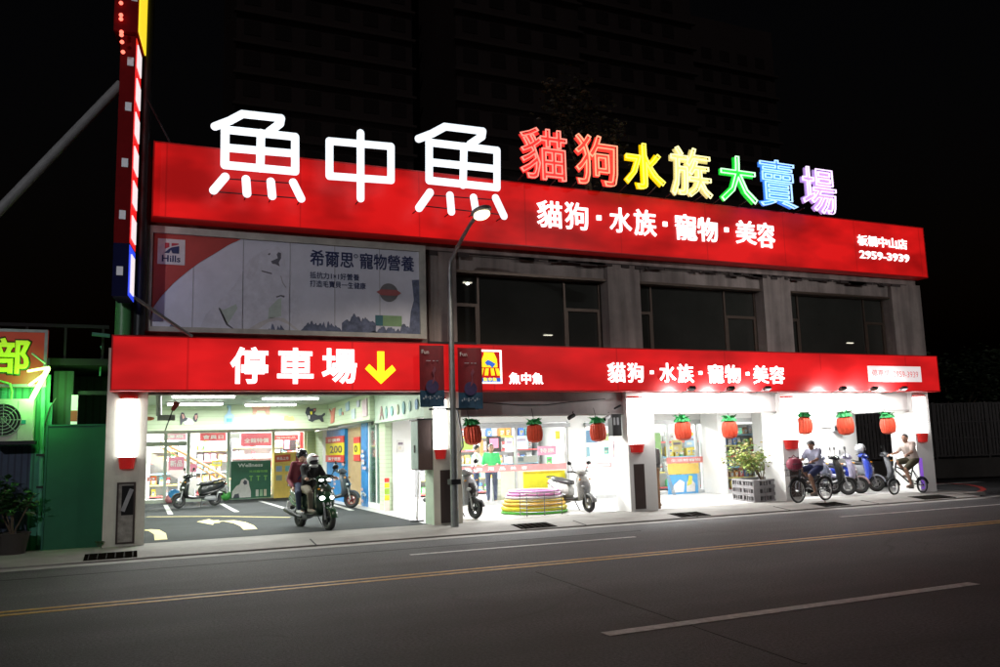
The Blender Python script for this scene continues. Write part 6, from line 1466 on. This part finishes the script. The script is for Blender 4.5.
# ------------------------------------------------------------------ bicycles
def bicycle(label, F, head, wr, wb, frame, basket=False, sh=.8, hh=.98):
    t = thing('bicycle', label, 'bicycle', (0, 0, 0), 'bicycles ridden past the shop')
    x1, x0 = wb/2, -wb/2; FRM = frame
    for x, nm in ((x1, 'front'), (x0, 'rear')):
        w_ = MB().torus((x, 0, wr), wr-.02, .021, 36, 8).build('wheel', A_['rubber'], t)
        m = MB().torus((x, 0, wr), wr-.045, .011, 32, 6)
        m.build('rim', A_['steel'], w_)
        m = MB()
        for k in range(14): a = 2*PI*k/14; m.cyl((x+.02*math.cos(a), .015*(-1)**k, wr+.02*math.sin(a)), (x+(wr-.05)*math.cos(a), 0, wr+(wr-.05)*math.sin(a)), .0025, n=4)
        m.cyl((x, -.045, wr), (x, .045, wr), .02); m.build('spokes', A_['steel'], w_)
        fm_ = MB(); fm_.tube([(x+(wr+.025)*math.cos(R(a)), 0, wr+(wr+.025)*math.sin(R(a))) for a in range(20, 171, 15)], .02, 6, flat=(1, 1.3, 1)); fm_.build('mudguard', A_['dark_metal'], t)
    bb_ = Vector((-.08, 0, .29)); st = Vector((-.25, 0, sh-.1)); hd_ = Vector((x1-.16, 0, hh-.18)); hb = Vector((x1-.11, 0, hh-.38))
    m = MB(); m.tube([bb_, st], .019).tube([hb, bb_+Vector((.05, 0, .02)), bb_], .021).tube([hd_+Vector((0, 0, -.12)), st.lerp(bb_, .45)], .018)
    for s in (-1, 1): m.tube([bb_+Vector((0, s*.03, 0)), (x0, s*.055, wr)], .011).tube([st.lerp(bb_, .2), (x0, s*.055, wr)], .01)
    m.tube([hd_, hb], .024); m.build('frame', FRM, t)
    m = MB()
    for s in (-1, 1): m.tube([hb+Vector((.01, s*.02, 0)), (x1-.02, s*.05, wr+.15), (x1, s*.05, wr)], .012)
    m.build('fork', FRM, t)
    MB().cyl(hd_, hd_+Vector((-.03, 0, .16)), .015).tube([hd_+Vector((-.16, -.27, .17)), hd_+Vector((-.04, -.2, .18)), hd_+Vector((-.03, 0, .16)), hd_+Vector((-.04, .2, .18)), hd_+Vector((-.16, .27, .17))], .013).build('handlebar', A_['steel'], t)
    for s in (-1, 1): MB().cyl(hd_+Vector((-.11, s*.24, .172)), hd_+Vector((-.19, s*.29, .168)), .018).build('grip', A_['black'], t)
    MB().cyl(st, st+Vector((-.02, 0, .1)), .014).build('seat_post', A_['steel'], t)
    MB().loft_x([(-.42, sh+.01, .03, .07), (-.36, sh+.01, .035, .1), (-.25, sh, .03, .06), (-.14, sh, .02, .02)]).build('saddle', A_['black'], t)
    ck = MB().lathe([(.085, -.003), (.085, .003)], bb_+Vector((0, .05, 0)), 20, 'y'); ck.tube([bb_+Vector((0, .06, 0)), bb_+Vector((.1, .07, -.13))], .01).tube([bb_+Vector((0, -.06, 0)), bb_+Vector((-.1, -.07, .13))], .01)
    ck.build('crank', A_['steel'], t)
    for s, dx, dz in ((1, .1, -.13), (-1, -.1, .13)): MB().obox(bb_+Vector((dx, s*.12, dz)), (.045, .045, .012)).build('pedal', A_['black'], t)
    m = MB(); m.tube([bb_+Vector((0, .05, .085)), (x0, .05, wr+.035)], .005, 4).tube([bb_+Vector((0, .05, -.085)), (x0, .05, wr-.035)], .005, 4); m.build('chain', A_['dark_metal'], t)
    if basket:
        bx = x1+.05; bs = MB(); zt_, zb_ = hh-.02, hh-.3
        for z, w_, l in ((zt_, .19, .17), ((zt_+zb_)/2, .175, .155), (zb_, .16, .14)): bs.tube([(bx-l, -w_, z), (bx+l, -w_, z), (bx+l, w_, z), (bx-l, w_, z), (bx-l, -w_, z)], .007, 5)
        for k in range(6):
            a = -1+k*.4
            for s in (-1, 1): bs.cyl((bx+a*.17, s*.19, zt_), (bx+a*.14, s*.16, zb_), .004, n=4); bs.cyl((bx+s*.17, a*.19, zt_), (bx+s*.14, a*.16, zb_), .004, n=4)
        bs.box(bx-.14, bx+.14, -.16, .16, zb_-.006, zb_); bs.build('basket', A_['dark_metal'], t)
        m = MB(); 
        for s in (-1, 1): m.tube([(x0-.2, s*.06, wr*2+.06), (x0+.25, s*.06, wr*2+.06)], .01).tube([(x0, s*.06, wr), (x0-.1, s*.06, wr*2+.06)], .007)
        for k in range(4): m.cyl((x0-.18+.13*k, -.06, wr*2+.06), (x0-.18+.13*k, .06, wr*2+.06), .007)
        m.build('rear_rack', A_['dark_metal'], t)
    dr = Vector((math.cos(R(head)), math.sin(R(head)), 0)); c = F-dr*x1
    t.location = (c.x, c.y, F.z); t.rotation_euler = (0, 0, R(head))
    return t
F1 = gnd(798.5, 503, .07); R1 = gnd(826, 500.5, .07); h1 = math.degrees(math.atan2((F1-R1).y, (F1-R1).x))
bike1 = bicycle('dark city bicycle with a front basket, facing left by the pillar', F1, h1, .285, min(1.12, (F1-R1).length), ic('bike_dark', (.03, .03, .05), .35), True, .78, .95)
F2 = gnd(894.5, 495, .07); R2 = gnd(923, 493, .07); h2 = math.degrees(math.atan2((F2-R2).y, (F2-R2).x))
bike2 = bicycle('small wheeled folding bicycle ridden at the right end', F2, h2, .2, min(1.15, (F2-R2).length), ic('bike_black', (.02, .02, .022), .35), False, .82, 1.02)
wb1, wb2 = min(1.12, (F1-R1).length), min(1.15, (F2-R2).length)
b = to_world(bike1, (wb1/2+.05, 0, .82))
t = thing('handbag', 'pink bag stuffed in the front basket of the city bicycle', 'bag', b)
MB().ell(b+Vector((0, 0, .1)), (.2, .18, .17), 16, 10).build('bag_body', ic('bag_pink', (.3, .035, .075), .5, var=.25), t)
MB().tube([b+Vector((-.1, 0, .24)), b+Vector((0, 0, .32)), b+Vector((.1, 0, .24))], .012, 6).build('handle', ic('bag_pink', (0, 0, 0)), t)

# ------------------------------------------------------------------ people
def person(label, root, J, top, bottom, shoe='shoe', sleeve='short', legs='short', hairm='hair', hr=.098, hat=None, helm=None, group=None, face_dir=(1, 0), jacket=None, hair_long=False, visor=False, strap=None):
    """J: joints in the root's frame (x ahead, y left, z up)"""
    loc, rz = root
    J = {k: Vector(v) for k, v in J.items()}
    t = thing('person', label, 'person', (0, 0, 0), group)
    b = MB()
    pel, che, nek, hed = J['pel'], J['che'], J['nek'], J['hed']
    ud = (che-pel).normalized()
    def side(p, y): return p+Vector((0, y, 0))
    for s, n in ((1, 'l'), (-1, 'r')):
        sh, el, ha, hi, kn, an = (J[n+k] for k in ('sh', 'el', 'ha', 'hi', 'kn', 'an'))
        b.capsule(side(pel, s*.07), side(che, s*.08), .092, .1); b.capsule(che+Vector((0, s*.05, .06)), sh, .07, .055)
        b.capsule(sh, el, .05, .038); b.capsule(el, ha, .038, .026)
        b.capsule(hi, kn, .078, .054); b.capsule(kn, an, .052, .034)
        fd = Vector((1, 0, -.05)); b.capsule(an+Vector((-.03, 0, -.03)), an+fd*.15+Vector((0, 0, -.045)), .036, .03)
        # hand: palm, four curled fingers, thumb
        d = (ha-el).normalized(); up = Vector((0, 0, 1)); sd = d.cross(up).normalized() if abs(d.z) < .95 else Vector((0, 1, 0)); dn = d.cross(sd).normalized()
        if dn.z > 0: dn = -dn
        b.capsule(ha, ha+d*.06, .028, .03)
        for k in range(4):
            o = sd*(-.03+.02*k); l = (.03, .036, .034, .026)[k]
            p0 = ha+d*.075+o; p1 = p0+d*l+dn*.008; p2 = p1+d*l*.3+dn*l*.85
            b.capsule(p0, p1, .0105, .0095, 6); b.capsule(p1, p2, .0095, .008, 6)
        b.capsule(ha+d*.03+sd*(-s)*.025, ha+d*.06+sd*(-s)*.045+dn*.02, .012, .009, 6)
    b.capsule(pel, che, .11, .115); b.capsule(che, nek, .06, .05); b.capsule(nek, hed+Vector((0, 0, -.05)), .048, .05)
    fx = Vector((face_dir[0], face_dir[1], 0)).normalized(); fy = Vector((-fx.y, fx.x, 0))
    MH = Matrix((( fx.x, fy.x, 0), (fx.y, fy.y, 0), (0, 0, 1)))
    b.ell(hed, (hr*.96, hr*.78, hr*1.12), 16, 12, MH); b.ell(hed+fx*hr*.25+Vector((0, 0, -hr*.6)), (hr*.62, hr*.55, hr*.52), 12, 8, MH)
    b.capsule(hed+fx*hr*.92+Vector((0, 0, .01)), hed+fx*hr*1.08+Vector((0, 0, -.022)), .01, .014, 6)
    for s in (-1, 1): b.ell(hed+fy*s*hr*.8+Vector((0, 0, -.005)), (.02, .012, .028), 8, 6, MH)
    b.remesh('body', A_['skin'], t, .011, 3)
    e = MB()
    for s in (-1, 1): e.ell(hed+fx*hr*.9+fy*s*.034+Vector((0, 0, .012)), (.01, .014, .008), 8, 6)
    e.build('eyes', A_['hair'], t)
    MB().ell(hed+fx*hr*.86+Vector((0, 0, -.062)), (.01, .024, .007), 8, 6, MH).build('mouth', ic('lips', (.3, .1, .09), .5), t)
    # clothes
    c = MB()
    c.capsule(pel+ud*.02, che, .128, .132)
    for s, n in ((1, 'l'), (-1, 'r')):
        sh, el, ha = J[n+'sh'], J[n+'el'], J[n+'ha']
        c.capsule(side(pel+ud*.02, s*.07), side(che, s*.08), .11, .116); c.capsule(che+Vector((0, s*.05, .05)), sh, .085, .07)
        if sleeve == 'short': c.capsule(sh, sh.lerp(el, .72), .068, .062)
        else: c.capsule(sh, el, .07, .058); c.capsule(el, el.lerp(ha, .92), .056, .044)
    c.capsule(che, nek+(che-nek)*.25, .085, .06)
    c.remesh('jacket' if sleeve == 'long' else 'shirt', A_[top] if isinstance(top, str) else ic(*top), t, .014, 4)
    if jacket:
        f = MB(); f.capsule(pel+ud*.1+Vector((.075, 0, 0)), che+Vector((.085, 0, .02)), .07, .066); f.remesh('undershirt', A_[jacket], t, .012, 3)
    g = MB(); g.capsule(side(pel, .06), side(pel, -.06), .122)
    for s, n in ((1, 'l'), (-1, 'r')):
        hi, kn, an = J[n+'hi'], J[n+'kn'], J[n+'an']
        g.capsule(side(pel, s*.06), hi, .118, .1)
        if legs == 'short': g.capsule(hi, hi.lerp(kn, .88), .1, .085)
        else: g.capsule(hi, kn, .095, .07); g.capsule(kn, kn.lerp(an, .93), .068, .052)
    g.remesh('shorts' if legs == 'short' else 'trousers', A_[bottom], t, .014, 4)
    for s, n in ((1, 'l'), (-1, 'r')):
        an = J[n+'an']; q = MB(); q.capsule(an+Vector((-.05, 0, -.045)), an+Vector((.05, 0, -.05)), .042, .044); q.capsule(an+Vector((.05, 0, -.05)), an+Vector((.155, 0, -.062)), .044, .034); q.capsule(an+Vector((-.02, 0, -.03)), an+Vector((-.01, 0, .015)), .044, .046)
        q.remesh('shoe', A_[shoe] if isinstance(shoe, str) else ic(*shoe), t, .01, 3)
    if helm:
        h = MB(); h.ell(hed+Vector((0, 0, .03)), (hr*1.42, hr*1.28, hr*1.3), 20, 12, MH); o = h.build('helmet', A_[helm] if isinstance(helm, str) else ic(*helm), t)
        if visor:
            v = MB(); v.ell(hed+fx*hr*.62+Vector((0, 0, -.02)), (hr*.95, hr*1.08, hr*.72), 18, 10, MH); v.build('visor', A_['visor'], o)
            MB().ell(hed+fx*hr*1.25+Vector((0, 0, .095)), (hr*.55, hr*.9, .018), 14, 8, MH).build('peak', ic('peak', (.2, .06, .06), .4), o)
            MB().ell(hed+fx*hr*.5+Vector((0, 0, -.1)), (hr*.95, hr*1.0, hr*.42), 14, 8, MH).build('chin_guard', A_['helmet_white'], o)
        else:
            # cut the shell open at the face: a face-coloured opening is left by moving the shell back
            o.location += Vector((-fx.x*.045, -fx.y*.045, .035))
            MB().tube([hed+fy*hr*.85+Vector((0, 0, .0)), hed+fx*hr*.3+Vector((0, 0, -hr*1.22)), hed-fy*hr*.85], .008, 6).build('chin_strap', A_['black'], o)
    elif hat:
        o = MB().ell(hed+Vector((0, 0, .055))-fx*.01, (hr*1.06, hr*.93, hr*.75), 16, 10, MH).build('cap', A_[hat], t)
        MB().ell(hed+fx*hr*1.15*(-1 if False else 1)+Vector((0, 0, .06)), (hr*.75, hr*.7, .012), 14, 6, MH).build('peak', A_[hat], o)
    if not helm:
        h = MB(); h.ell(hed-fx*.018+Vector((0, 0, .028)), (hr*.98, hr*.86, hr*1.02), 16, 10, MH)
        if hair_long: h.ell(hed-fx*.05+Vector((0, 0, -.06)), (hr*.7, hr*.8, hr*1.1), 14, 8, MH)
        h.build('hair', A_[hairm], t)
    elif hair_long:
        MB().ell(hed-fx*.06+Vector((0, 0, -.11)), (hr*.55, hr*.8, hr*.9), 14, 8, MH).build('hair', A_[hairm], t)
    if strap: MB().tube([J['lsh']+Vector((.07, -.02, .06)), che+Vector((.15, 0, -.05)), pel+Vector((.1, -.13, .1))], .018, 6, flat=(.6, 1, 1)).build('bag_strap', A_[strap], t)
    t.location = loc; t.rotation_euler = (0, 0, rz)
    return t
def rider(px, pz, cx, cz, hx, hz_, hand, hw, knee, ank, sw=.17, kw=.11, aw=.11, lift=0, hip=.095, el=None):
    J = dict(pel=(px, 0, pz), che=(cx, 0, cz), nek=(cx+(hx-cx)*.55, 0, cz+(hz_-cz)*.48), hed=(hx, 0, hz_))
    for s, n in ((1, 'l'), (-1, 'r')):
        J[n+'sh'] = (cx-.01, s*sw, cz+.07); J[n+'ha'] = (hand[0], s*hw, hand[1])
        e = el or ((cx+hand[0])/2-.04, sw+.05, (cz+hand[1])/2-.05); J[n+'el'] = (e[0], s*e[1], e[2])
        J[n+'hi'] = (px+.02, s*hip, pz-.02)
        k = knee if not isinstance(knee[0], tuple) else knee[0 if s > 0 else 1]; a = ank if not isinstance(ank[0], tuple) else ank[0 if s > 0 else 1]
        J[n+'kn'] = (k[0], s*kw, k[1]); J[n+'an'] = (a[0], s*aw, a[1])
    return J
def root_of(o): return (tuple(o.location), o.rotation_euler.z)
# scooter pair
person('driver in black jacket and white helmet with dark visor, steering the lit scooter', root_of(lead), rider(-.22, .84, -.15, 1.17, -.08, 1.37, (.24, 1.03), .3, (.2, .74), (.1, .43), kw=.2, aw=.14), ('jkt_black', (.008, .008, .009), .95), 'khaki_light', shoe=('shoe_khaki', (.3, .27, .22), .7), sleeve='long', legs='long', helm='helmet_white', visor=True, hr=.096)
pj = rider(-.58, .89, -.58, 1.24, -.55, 1.44, (-.42, .84), .27, (-.2, .72), (-.22, .4), kw=.26, aw=.23, el=(-.64, .25, .98))
person('passenger in maroon jacket and black helmet behind the driver on the lit scooter', root_of(lead), pj, 'maroon', 'denim', shoe=('shoe_white', (.5, .5, .5), .6), sleeve='long', legs='long', helm=('helm_black', (.015, .015, .018), .15), hair_long=True, jacket='shirt_grey', hr=.096, face_dir=(.9, -.35), strap='navy')
# bike riders (pedals at +/-)
person('cyclist in pale shirt, dark shorts and grey cap on the city bicycle', root_of(bike1), rider(-.27, .84, -.17, 1.15, -.11, 1.36, (wb1/2-.3, .98), .26, ((.13, .64), (.16, .78)), ((.02, .25), (-.17, .5)), kw=.1, aw=.12), 'shirt_lilac', 'navy', hat='cap_grey', hr=.092, face_dir=(1, .15))
person('bare headed cyclist in cream t-shirt and olive shorts on the folding bicycle', root_of(bike2), rider(-.27, .9, -.12, 1.24, -.04, 1.46, (wb2/2-.3, 1.04), .26, ((.15, .66), (.2, .84)), ((.02, .26), (-.15, .52)), kw=.1, aw=.12), 'shirt_cream', 'khaki', hr=.094, face_dir=(1, .25), shoe=('shoe_tan', (.3, .24, .2), .7))
# people in the shop
def stander(lean=0, arm=.35): 
    J = rider(0, .9, .02+lean, 1.25, .05+lean, 1.5, (.3+lean, 1.05), .16, (.03, .48), (0, .08), kw=.1, aw=.1, el=(.05+lean, .24, 1.0)); return J
p = at(491, 460, 21.4); person('shop clerk in green shirt behind the glass, right of the other clerk', ((p.x, 21.4, PZ), R(250)), stander(.05), 'shirt_green', 'denim', hr=.098, legs='long', face_dir=(1, .2))
p = at(475, 460, 21.9); person('person in white shirt behind the glass, left of the green clerk', ((p.x, 21.9, PZ), R(-20)), stander(.02), 'shirt_white', 'denim', hr=.096, legs='long', face_dir=(1, 0))
p = at(653.5, 485, 17.2); J = stander(); person('person in dark clothes mostly hidden behind the third pillar', ((p.x+.05, 17.2, PZ), R(180)), J, 'hair', 'khaki_light', hr=.096, legs='long', sleeve='long')
